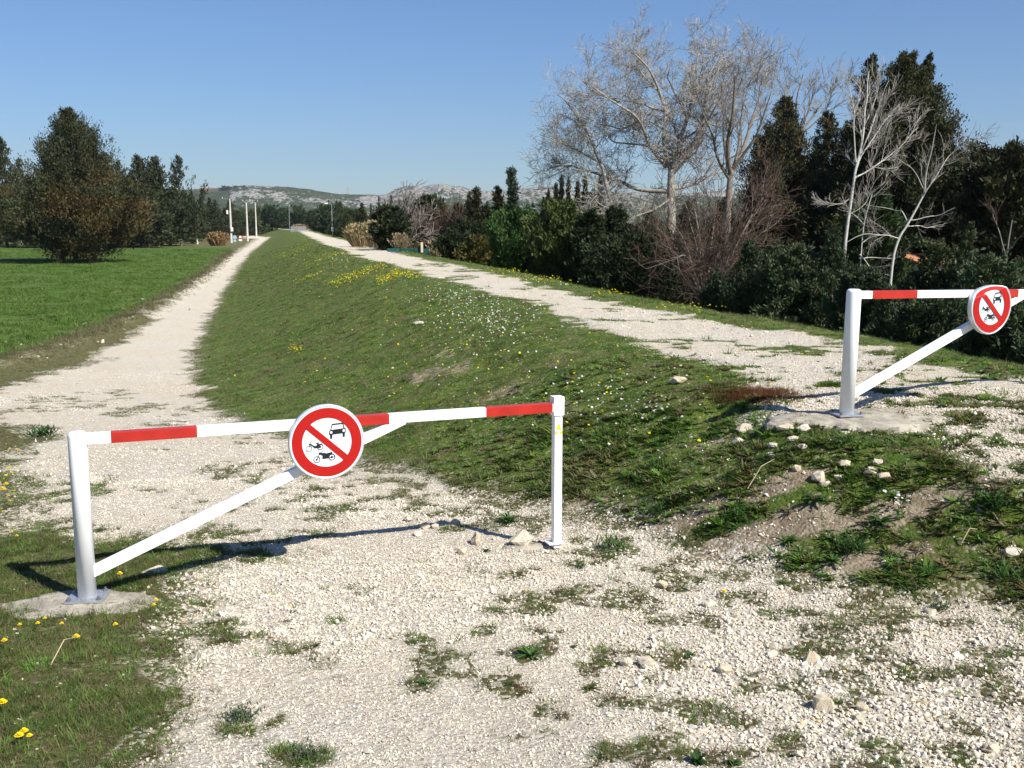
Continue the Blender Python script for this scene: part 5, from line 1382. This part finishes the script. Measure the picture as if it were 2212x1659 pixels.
bare_tree('white_poplar', 'leaning curved white poplar with side branches right of the slim one', 29, [
 (0.0435, [(855, 1250), (858, 1150), (885, 1020), (930, 950), (1000, 800)]),
 (0.0290, [(1000, 800), (1012, 680), (1025, 560), (1035, 450)]), (0.0203, [(930, 950), (900, 880), (850, 860), (700, 860)]), (0.0203, [(940, 930), (1050, 900), (1140, 870)]), (0.0203, [(1000, 800), (1060, 700), (1120, 600), (1180, 560)]),
 (0.0174, [(885, 1020), (820, 1010), (700, 1000), (640, 1040)]), (0.0174, [(1000, 780), (950, 700), (900, 650)]), (0.0174, [(930, 960), (1000, 960), (1080, 960)])], c5, M_BARKW, M_TWIGG, P5, 15, 1.0, group='white poplars')
bare_tree('white_poplar', 'low tangled pale sapling between the two white poplars', 30, [
 (0.0203, [(705, 1180), (705, 1050), (715, 920), (745, 800)]), (0.0174, [(700, 1100), (780, 1180), (860, 1200)]), (0.0174, [(705, 1050), (760, 1010), (860, 1020)]), (0.0162, [(700, 1120), (770, 1110), (880, 1130)]), (0.0162, [(712, 950), (660, 900), (560, 870)])], c5, M_BARKW, M_TWIGG, P5, 16, .8, group='white poplars')
bare_tree('bare_tree', 'grey leafless tree top standing behind the pointed cypress', 60, [
 (.16, [(380, 900), (380, 650), (380, 500)]), (.08, [(380, 500), (350, 350), (380, 200)]), (.08, [(380, 500), (430, 350), (440, 230)]), (.08, [(380, 500), (470, 360), (555, 240)]), (.06, [(380, 520), (470, 420), (560, 340)]), (.06, [(380, 520), (310, 400), (290, 260)])], c5, M_BARKM, M_TWIGG, dict(P2, len=1.5, rmin=.010), 17, 1.5)
bare_tree('bare_tree', 'sparse reddish sapling at the right edge before the round headed pine', 30, [
 (.03, [(1420, 1240), (1425, 1080), (1440, 930)]), (.025, [(1420, 1100), (1370, 980), (1350, 900)]), (.025, [(1425, 1080), (1500, 1010), (1530, 960)])], c5, M_TWIGG, M_TWIGR, dict(P4, len=.9), 18, .8)
bare_tree('bare_bush', 'grey leafless shrub right of the ivy covered tree', 64, [
 (.05, [(640, 690), (640, 620), (630, 500)])] + [(.03, [(640, 690), (640 + (a - 640) * .4, 620), (a, b)]) for a, b in ((560, 520), (600, 480), (680, 470), (720, 520), (740, 590), (520, 600))], lambda x, y: c3(x, y), M_TWIGG, M_TWIGG, dict(P3, rmin=.014, len=1.6), 19, 1.0, n_tr=4)
bare_tree('bare_bush', 'brownish leafless shrub above the teal fence', 66, [
 (.05, [(900, 690), (900, 640), (900, 560)])] + [(.03, [(900, 690), (900 + (a - 900) * .4, 640), (a, b)]) for a, b in ((840, 590), (870, 550), (950, 545), (990, 580), (780, 640), (800, 600))], lambda x, y: c3(x, y), M_TWIGR, M_TWIGR, dict(P3, rmin=.014, len=1.6), 20, 1.0, n_tr=4)

# ---- reeds
def reed_clump(px0, px1, ytop, D, lab, seed, dens=1700, col=(.36, .28, .15), nm='reed_clump'):
    r = np.random.default_rng(seed); x0, _ = tree_xy(px0, D); x1, _ = tree_xy(px1, D); cx = (x0 + x1) / 2; hw = (x1 - x0) / 2
    g = ground_z(cx, D); H = z_at(ytop, D) - g
    n = dens; u = r.uniform(-1, 1, n); v = r.uniform(-1, 1, n); k = u * u + v * v < 1; u, v = u[k], v[k]; n = len(u)
    h = H * (1 - .22 * (u * u + v * v)) * r.uniform(.5, 1.06, n)
    P = np.stack([u * hw * .82, v * hw * .5, np.full(n, -.05)], -1); top = P + np.stack([u * hw * .38 + r.normal(0, .22, n), v * hw * .2 + r.normal(0, .12, n), h], -1)
    dr = top - P; ln = np.linalg.norm(dr, axis=1)
    C = np.array(col) * r.uniform(.65, 1.2, (n, 1)); V1, F1, C1 = kites(P, dr, ln, np.full(n, .035 * D / 50), C, r)
    k = r.random(n) < .8; V2, F2, C2 = kites(top[k] - dr[k] * .1, dr[k] / ln[k][:, None] + r.normal(0, .3, (k.sum(), 3)), ln[k] * .16, np.full(k.sum(), .10 * D / 50), C[k] * 1.05, r)
    V3, F3, C3 = kites(P + dr * r.uniform(.2, .8, (n, 1)), dr / ln[:, None] + r.normal(0, .6, (n, 3)), ln * .12, np.full(n, .05 * D / 50), C * .9, r)
    t = empty(nm, (cx, D, g)); tag(t, lab, 'reeds', 'reed clumps')
    tag(link('stems', np_mesh('stems', V1, F1, False, C1), M_REED, t), kind='stuff'); tag(link('plumes', np_mesh('plumes', V2, F2, False, C2), M_REED, t), kind='stuff'); tag(link('leaves', np_mesh('leaves', V3, F3, False, C3), M_REED, t), kind='stuff')
a = c3(150, 530)[0]; b = c3(330, 530)[0]
reed_clump(a, b, c3(0, 522)[1], 72, 'wide clump of tan dry reeds right of the street lamp', 1, 2600)
reed_clump(c3(300, 0)[0], c3(395, 0)[0], c3(0, 505)[1], 69, 'taller tan reeds against the dark ivy covered tree', 2, 1500, (.33, .26, .15))
reed_clump(c3(515, 0)[0], c3(610, 0)[0], c3(0, 600)[1], 61, 'sparse dry reeds in front of the grey bare shrub', 3, 500, (.34, .27, .17))
reed_clump(c3(830, 0)[0], c3(915, 0)[0], c3(0, 640)[1], 56, 'dry reeds beside the right hand fence post', 4, 500, (.34, .27, .17))
reed_clump(458, 495, 500, 175, 'rust tan reeds at the field edge left of the nearest pole', 5, 1500, (.30, .19, .09))
reed_clump(640, 668, 484, 300, 'small tan bush at the far end of the levee', 6, 600, (.30, .22, .12))
# ------------------------------------------------------------------ hills
def hills():
    RID = np.array([[-900, 425], [-300, 415], [100, 418], [380, 414], [430, 409], [470, 407], [500, 404], [540, 400], [565, 401], [590, 403], [610, 402.5], [640, 405], [690, 412], [725, 418], [745, 420], [765, 421], [800, 421], [825, 422], [845, 417],
                    [862, 408], [890, 401], [915, 403], [940, 399], [960, 398], [1000, 403], [1030, 411], [1060, 413], [1090, 410], [1115, 409], [1140, 406], [1165, 402], [1190, 402], [1215, 408], [1250, 414], [1400, 418], [1700, 410], [2060, 408], [2300, 405], [3300, 420]], float)
    D0, D1 = 1350.0, 2400.0
    pxs = np.concatenate([np.linspace(-900, 380, 60, endpoint=False), np.linspace(380, 1260, 420, endpoint=False), np.linspace(1260, 3300, 110)])
    vs = np.linspace(0, 1.25, 90)
    PX, Vv = np.meshgrid(pxs, vs)
    top = np.interp(PX, RID[:, 0], RID[:, 1])
    yn = (384 - top * K) / F; b = (-SP + yn * CP) / (CP + yn * SP)
    Hr = CAMZ + b * D1 + 1.3
    Dd = D0 + (D1 - D0) * Vv
    X = (PX * K - 512) / F * Dd; Y = Dd
    prof = np.where(Vv < 1, (.12 * np.sin(Vv * 1.57) + .88 * sstep(.18, 1.02, Vv)), 1 - (Vv - 1) * 1.2)
    n1 = fbm(X / 130, Y / 130, 101, 5) - .5; n2 = np.abs(fbm(X / 45, Y / 60, 111, 4) - .5)
    env = np.clip(Vv * 1.3, 0, 1) * np.where(Vv > .97, .25, 1)
    Z = -1.3 + Hr * prof + (n1 * 26 - n2 * 26 + 3) * env * np.clip(Hr / 80, .3, 1.1)
    crest = np.exp(-((Vv - 1) / .04) ** 2)
    Z = Z + crest * (fbm(X / 18, Y / 18, 131, 3) - .5) * 5
    # never above the ridge line seen in the photo
    lim = CAMZ + b * Dd + (fbm(X / 22, Y / 22, 133, 3) - .5) * 4
    Z = np.minimum(Z, lim)
    V = np.stack([X, Y, Z], -1).reshape(-1, 3); nv, nu = X.shape
    idx = np.arange(nv * nu).reshape(nv, nu)
    Fq = np.stack([idx[:-1, :-1], idx[:-1, 1:], idx[1:, 1:], idx[1:, :-1]], -1).reshape(-1, 4)
    me = np_mesh('hills', V, Fq, True)
    m, nt, out = newmat('garrigue_hill'); co = gcoords(nt)
    at = N(nt, 'ShaderNodeAttribute'); at.attribute_name = 'rocky'; bare = N(nt, 'ShaderNodeAttribute'); bare.attribute_name = 'tilled'
    mp = N(nt, 'ShaderNodeMapping'); mp.inputs['Scale'].default_value = (1, .55, 1.9); L(nt, co, mp.inputs[0])
    a = noise(nt, mp.outputs[0], .040, 6, .72); c = noise(nt, mp.outputs[0], .16, 4, .7)
    rk = math_n(nt, 'ADD', math_n(nt, 'MULTIPLY', a, .75), math_n(nt, 'MULTIPLY', c, .25))
    rk = math_n(nt, 'ADD', rk, math_n(nt, 'MULTIPLY', at.outputs['Fac'], .20))
    col = mixc(nt, ramp(nt, rk, .695, .76), mixc(nt, ramp(nt, c, .35, .65), (.026, .040, .020), (.060, .072, .036)), mixc(nt, ramp(nt, c, .4, .6), (.17, .165, .15), (.30, .29, .27)))
    col = mixc(nt, bare.outputs['Fac'], col, mixc(nt, ramp(nt, c, .4, .6), (.30, .25, .18), (.16, .16, .08)))
    b_ = N(nt, 'ShaderNodeBsdfPrincipled'); b_.inputs['Roughness'].default_value = 1; b_.inputs['Specular IOR Level'].default_value = 0
    bp = N(nt, 'ShaderNodeBump'); bp.inputs['Strength'].default_value = .8; bp.inputs['Distance'].default_value = 6
    L(nt, rk, bp.inputs['Height']); L(nt, bp.outputs[0], b_.inputs['Normal'])
    L(nt, col, b_.inputs['Base Color']); L(nt, b_.outputs[0], out.inputs[0])
    rocky = sstep(.40, .72, Vv) * (.65 + .7 * sstep(.35, .65, fbm(X / 220, Y / 220, 140, 3))) * (1 - sstep(.97, 1.0, Vv) * .5)
    rocky = rocky * np.where(PX < 505, .15, 1)
    til = sstep(.35, .45, Vv) * (1 - sstep(.50, .56, Vv)) * sstep(690, 720, PX) * (1 - sstep(860, 890, PX)) * sstep(.3, .45, fbm(X / 60, Y / 25, 150, 3))
    til = np.maximum(til, .8 * (PX < 500) * sstep(.8, .9, Vv) * (1 - sstep(.96, 1, Vv)) * .3)
    for nm, arr in (('rocky', rocky), ('tilled', til)):
        q = me.attributes.new(nm, 'FLOAT', 'POINT'); q.data.foreach_set('value', arr.ravel().astype(np.float32))
    o = link('hills', me, m); tag(o, kind='structure')
hills()
def far_wood():
    r = np.random.default_rng(77); P = []; Dd = []; Ln = []; W = []; C = []
    for i in range(900):
        D = r.uniform(380, 1500); px = r.uniform(-700, 3000); x = (px * K - 512) / F * D
        if 420 < px < 640 and D < 420: continue
        H = r.uniform(4, 9) * (1 + (D > 900) * .3); R = H * r.uniform(.3, .9); n = 42
        a = r.uniform(0, 6.28, n); q = np.sqrt(r.random(n)); zz = r.random(n)
        P.append(np.stack([x + R * q * np.cos(a), D + R * q * np.sin(a), -1.5 + H * (zz * (1 - .6 * q))], -1))
        Dd.append(r.normal(0, .6, (n, 3)) + [0, 0, .7]); s = H * .28; Ln.append(s * r.uniform(.6, 1.3, n)); W.append(s * r.uniform(.3, .7, n))
        c = np.array([(.040, .055, .022), (.06, .07, .03), (.10, .085, .06), (.045, .07, .025)][r.integers(0, 4)]) * r.uniform(.7, 1.3); C.append(np.tile(c, (n, 1)) * r.uniform(.8, 1.2, (n, 1)))
    V, Fc, CC = kites(np.concatenate(P), np.concatenate(Dd), np.concatenate(Ln), np.concatenate(W), np.concatenate(C), r)
    tag(link('far_wood', np_mesh('far_wood', V, Fc, False, CC), M_FOL), kind='stuff')
far_wood()

# hill top: red roofed long building and the trees beside it
M_TILE = simple('red_roof', (.26, .085, .06), .9, .15, .3, .1)
M_TILE2 = simple('orange_tiles', (.40, .17, .09), .9, .2, 4, .1)
M_WALL = simple('pale_render', (.58, .53, .45), .9, .08, 2, .1)
M_WALLW = simple('white_render', (.78, .76, .72), .9, .06, 2, .1)
M_DARKW = simple('dark_window', (.03, .03, .035), .4, .1, 2, .4)
M_TEAL = simple('teal_fence_mesh', (.018, .075, .068), .8, .15, 2, .1)
M_CREAM = simple('cream_post', (.66, .58, .40), .8, .08, 5, .1)
def house(name, loc, w, d, h, rh, label, roofm, wallm, rz=0, win=2):
    t = empty(name, loc, rz); tag(t, label, 'house')
    b = MB(); b.box((0, 0, h / 2 - 1), (w, d, h + 2)); b.build('wall', wallm, t)
    b = MB(); o = .08 * d
    b.add([(-w / 2 - o, -d / 2 - o, h), (w / 2 + o, -d / 2 - o, h), (w / 2 + o, d / 2 + o, h), (-w / 2 - o, d / 2 + o, h), (-w / 2 - o, 0, h + rh), (w / 2 + o, 0, h + rh)], [(0, 1, 5, 4), (2, 3, 4, 5), (0, 4, 3), (1, 2, 5), (3, 2, 1, 0)])
    rf = b.build('roof', roofm, t)
    if w > 5:
        b = MB(); b.box((w * .25, d * .1, h + rh * .9), (w * .06 + .2, .5, rh * .5 + .3)); b.build('chimney', wallm, rf)
    for i in range(win):
        b = MB(); b.box(((i + .5) / win * w - w / 2, -d / 2 - .02, h * .55), (w / win * .22, .06, h * .38)); b.build('window', M_DARKW, t)
    return t
D = 2330
x = ((465 * K - 512) / F) * D
house('long_building', (x, D, z_at(412.5, D)), 44, 16, 3, 4, 'long red roofed building on the hill at far left', M_TILE, M_WALLW, 0, 4)
for i in range(7):
    px = 492 + i * 7.5 + (i % 2) * 2; top = 402 + (i % 3) * 1.0
    put_conifer(px, top, 2250, 13, 
                '%s small dark tree from the left on the hill crest beside the red roof' % ['first', 'second', 'third', 'fourth', 'fifth', 'sixth', 'seventh'][i], proto='f', gz=z_at(413, 2250) - 4)['group'] = 'trees on the hill crest'
# pylon on the saddle
def pylon():
    Dp = 2360; x = (757 * K - 512) / F * Dp; z0 = z_at(424, Dp); H = z_at(404, Dp) - z0
    t = empty('lattice_pylon', (x, Dp, z0)); tag(t, 'faint lattice power pylon on the saddle between the hills', 'pylon')
    m = simple('pylon_steel', (.28, .29, .31), .6, .1, .2)
    for sx in (-1, 1):
        for sy in (-1, 1):
            b = MB(); b.tube((sx * 3, sy * 3, -3), (sx * .7, sy * .7, H), .28, .18, 4); b.build('leg', m, t)
    b = MB()
    for k in range(7):
        f0 = k / 7; f1 = (k + 1) / 7; w0 = 3 - 2.3 * f0; w1 = 3 - 2.3 * f1; s = 1 if k % 2 else -1
        b.tube((-s * w0, -w0, H * f0), (s * w1, -w1, H * f1), .12, n=4)
    tag(b.build('bracing', m, t), kind='stuff')
    for z, w in ((.72, 6), (.86, 5)):
        b = MB(); b.tube((-w, 0, H * z), (w, 0, H * z), .22, n=4); b.build('crossarm', m, t)
pylon()

# ------------------------------------------------------------------ poles, lamps, signs, fences
def pole(px, pyb, pyt, label, arms, boxes=()):
    x, y = at_base(px, pyb); g = ground_z(x, y); H = z_at(pyt, y) - g
    t = empty('utility_pole', (x, y, g)); tag(t, label, 'utility pole', 'concrete utility poles')
    b = MB(); b.tube((0, 0, -.3), (0, 0, H), .25, .14, 8); b.build('shaft', M_CONCP, t)
    for (a, c) in arms:
        b = MB(); b.tube(a if a[2] > 50 else (a[0], a[1], H + a[2]), (c[0], c[1], H + c[2]), .045, .03, 6); b.build('crossarm', M_GALV, t)
    for a, c in arms:
        b = MB(); b.tube((c[0], c[1], H + c[2]), (c[0], c[1], H + c[2] + .25), .07, .05, 6); b.build('insulator', M_WALLW, t)
    for (bx, bz, w, h) in boxes:
        b = MB(); b.box((bx, -.32, bz), (w, .3, h), None, .02); b.build('equipment_box', M_WALLW, t)
    return t
pole(500, 525, 430, 'nearest and tallest concrete pole with boxes beside the lower path', [((-.1, 0, .02), (-1.4, 0, .12)), ((.1, 0, .02), (1.0, 0, .12))], [(-.48, 5.9, .28, .75), (.28, 2.6, .42, .75)])
pole(535, 521.3, 438, 'middle concrete pole in the grass with forked arms', [((0, 0, 0), (-.7, 0, .35)), ((0, 0, 0), (.8, 0, .45))])
pole(554, 512.8, 438, 'farthest concrete pole standing at the bend of the path', [((0, 0, 0), (-.7, 0, .4)), ((0, 0, 0), (.7, 0, .45))])
M_BLUE = simple('light_blue_film', (.36, .50, .62), .5, .08, 4)
M_BLUED = simple('blue_symbol', (.22, .36, .50), .5, .05, 4)
def round_sign():
    x, y = at_base(508, 528.5); g = ground_z(x, y)
    t = empty('round_path_sign', (x, y, g)); tag(t, 'light blue round path sign with a small plate by the nearest pole', 'sign')
    h = z_at(512.6, y) - g; r = .36
    b = MB(); b.tube((0, 0, -.2), (0, 0, h + r), .035, n=8); b.build('post', M_GALV, t)
    b = MB(); b.tube((0, -.08, h), (0, -.04, h), r, n=28); f = b.build('sign_face', M_BLUE, t)
    b = MB(); b.box((0, -.085, h - .02), (.07, .006, .46)); b.build('pedestrian_symbol', M_BLUED, f)
    b = MB(); b.box((0, -.06, h - .62), (.52, .03, .34)); b.build('plate', M_BLUE, t)
    x, y = at_base(519.8, 523.5); g = ground_z(x, y); h = z_at(512, y) - g
    t = empty('square_sign', (x, y, g)); tag(t, 'red square sign with a white disc above a white plate', 'sign')
    b = MB(); b.tube((0, 0, -.2), (0, 0, h + .35), .04, n=8); b.build('post', M_GALV, t)
    b = MB(); b.box((0, -.06, h), (.74, .03, .74)); f = b.build('sign_face', M_RED, t)
    b = MB(); b.tube((0, -.085, h), (0, -.078, h), .25, n=24); b.build('white_disc', M_WHITE, f)
    b = MB(); b.box((0, -.06, h - .62), (.66, .03, .36)); b.build('plate', M_WALLW, t)
round_sign()
def lamp(px, pyb, pyt, D, lab, arm, box):
    x = (px * K - 512) / F * D; z0 = z_at(pyb, D); g = min(ground_z(x, D), z0); H = z_at(pyt, D) - g
    t = empty('street_lamp', (x, D, g)); tag(t, lab, 'street lamp', 'street lamps')
    b = MB(); b.tube((0, 0, -.2), (0, 0, H), .075, .05, 8); b.build('post', M_GALV, t)
    if arm:
        b = MB(); b.tube((0, 0, H), (-.7, 0, H - .12 + .25), .04, n=6); b.build('arm', M_GALV, t)
        b = MB(); b.box((-.98, 0, H + .1), (.62, .28, .16), Matrix.Identity(4), .05); b.build('lamp_head', M_WALLW, t)
    if box:
        b = MB(); b.box((.06, -.2, z0 - g + .45), (.36, .25, .8), None, .02); b.build('meter_box', M_WALLW, t)
lamp(722, 501, 441, 190, 'street lamp with a white head and white box at its foot', True, True)
lamp(631, 490, 441, 300, 'distant thin lamp post at the far end of the levee', False, False)
def post(px, pyb, hpx, D, w, lab, nm='marker_post', cat='post', m=None, grp=None):
    if D is None: D = float(on_ground(px, pyb)[1])
    x = (px * K - 512) / F * D; z0 = z_at(pyb, D); H = hpx * K * D / F; g = ground_z(x, D); zb = min(z0, g) - .05
    b = MB(); b.box((0, 0, (z0 + H - zb) / 2), (w, w, z0 + H - zb), None, w * .08); 
    o = b.build(nm, m or M_WALLW, None, False, (x, D, zb)); tag(o, lab, cat, grp)
post(433, 527, 12, None, .22, 'white marker post in front of the left tree row')
post(620, 491.5, 11, None, .3, 'white marker post on the brow of the levee')
post(741, 512, 10, None, .16, 'taller white stub post left of the tan reeds', grp='white stub posts by the reeds')
post(747, 514, 2.5, None, .35, 'low white kerb block beside the taller stub post', 'kerb_block', 'kerb')
post(754, 516.5, 6, None, .16, 'shorter white stub post left of the tan reeds', grp='white stub posts by the reeds')
for i, (cx, cy, wd) in enumerate([(262, 672, .55), (290, 678, .5), (345, 686, .3)]):
    px, py = c3(cx, cy); post(px, py + 3, 2.6, None, wd * .7, ['low white block at the left foot of the reeds', 'low white block at the middle foot of the reeds', 'low white block at the right foot of the reeds'][i], 'kerb_block', 'kerb')
def teal_fence():
    D = 58; p0 = c3(450, 695); p1 = c3(905, 722)
    x0 = (p0[0] * K - 512) / F * D; x1 = (p1[0] * K - 512) / F * D; g = ground_z((x0 + x1) / 2, D)
    t = empty('teal_fence', ((x0 + x1) / 2, D, g)); tag(t, 'teal mesh fence with cream posts behind the levee edge', 'fence')
    H = z_at(p0[1] + 4, D) - g; L_ = x1 - x0; n = 4
    for i in range(n):
        a = -L_ / 2 + L_ * i / n; b = MB(); b.box((a + L_ / n / 2, .05, H / 2 - .2), (L_ / n - .06, .03, H + .1)); b.build('mesh_panel', M_TEAL, t)
    for px_ in (742, 903):
        q = c3(px_, 0)[0]; xx = (q * K - 512) / F * D - (x0 + x1) / 2; zt = z_at(c3(0, 683)[1], D) - g
        b = MB(); b.box((xx, -.06, zt / 2), (.12, .12, zt), None, .01); b.build('post', M_CREAM, t)
teal_fence()
q = c3(938, 740); post(q[0], q[1], 11, 57, .62, 'beige stone pillar right of the last fence post', 'pillar', 'pillar', M_CREAM)
def mesh_fence():
    D = 235; x0 = (634 * K - 512) / F * D; x1 = (667 * K - 512) / F * D; g = ground_z(x0, D) - .1
    t = empty('mesh_fence', (x0, D, g)); tag(t, 'grey wire mesh fence panels at the far end of the levee top', 'fence')
    H = 1.4; n = 3; W = (x1 - x0) / n
    m = simple('grey_wire', (.27, .29, .29), .6, .1, 2)
    for i in range(n):
        b = MB()
        for k in range(15): b.box((W * i + W * k / 15, 0, H / 2), (.05, .03, H))
        for k in range(6): b.box((W * i + W / 2, 0, .1 + H * k / 6), (W, .04, .04))
        tag(b.build('wire_panel', m, t), kind='stuff')
        b = MB(); b.box((W * i, 0, H / 2), (.09, .09, H + .1)); b.build('post', M_GALV, t)
mesh_fence()
def white_frame():
    D = 57; a = c3(1630, 445); b_ = c3(1630, 398); c_ = c3(1682, 402); x = (a[0] * K - 512) / F * D; g = ground_z(x, D)
    t = empty('white_pipe_frame', (x, D, g)); tag(t, 'white metal pole frame sticking up between the trees behind the green pine', 'pipe_frame')  # a bare white pipe frame of unknown use, not an antenna
    H = z_at(b_[1], D) - g; w = (c_[0] - a[0]) * K / F * D
    for nm, p, q in (('upright', (0, 0, -.1), (0, 0, H)), ('crossbar', (0, 0, H), (w, 0, H - .05)), ('stay', (.0, 0, H - .45), (.3, 0, H - .45))):
        b = MB(); b.tube(p, q, .045, n=8); b.build(nm, M_WALLW, t)
white_frame()
q = c3(1556, 715); post(q[0], q[1] + 12, 14, 43.5, .22, 'pale board glimpsed behind the trunk of the bright green pine', 'pale_board', 'board')
px, py = c5(985, 1105); D = 40
house('small_house', ((px * K - 512) / F * D, D, -1.6), 2.0, 2.4, z_at(py + 16, D) + 1.6, .35, 'orange tiled white house corner glimpsed between the junipers', M_TILE2, M_WALLW, .5, 1)

# ------------------------------------------------------------------ haze
def haze():
    b = MB(); x0, x1, y0, y1, z0, z1 = -3600, 3600, -400, 3600, -6.0, 190
    b.box(((x0 + x1) / 2, (y0 + y1) / 2, (z0 + z1) / 2), (x1 - x0, y1 - y0, z1 - z0))
    m, nt, out = newmat('haze'); v = N(nt, 'ShaderNodeVolumePrincipled')
    v.inputs['Color'].default_value = (.80, .88, 1, 1); v.inputs['Density'].default_value = HAZE; v.inputs['Anisotropy'].default_value = .2
    L(nt, v.outputs[0], out.inputs['Volume'])
    o = b.build('haze', m); tag(o, kind='stuff')
HAZE = .00008
haze()
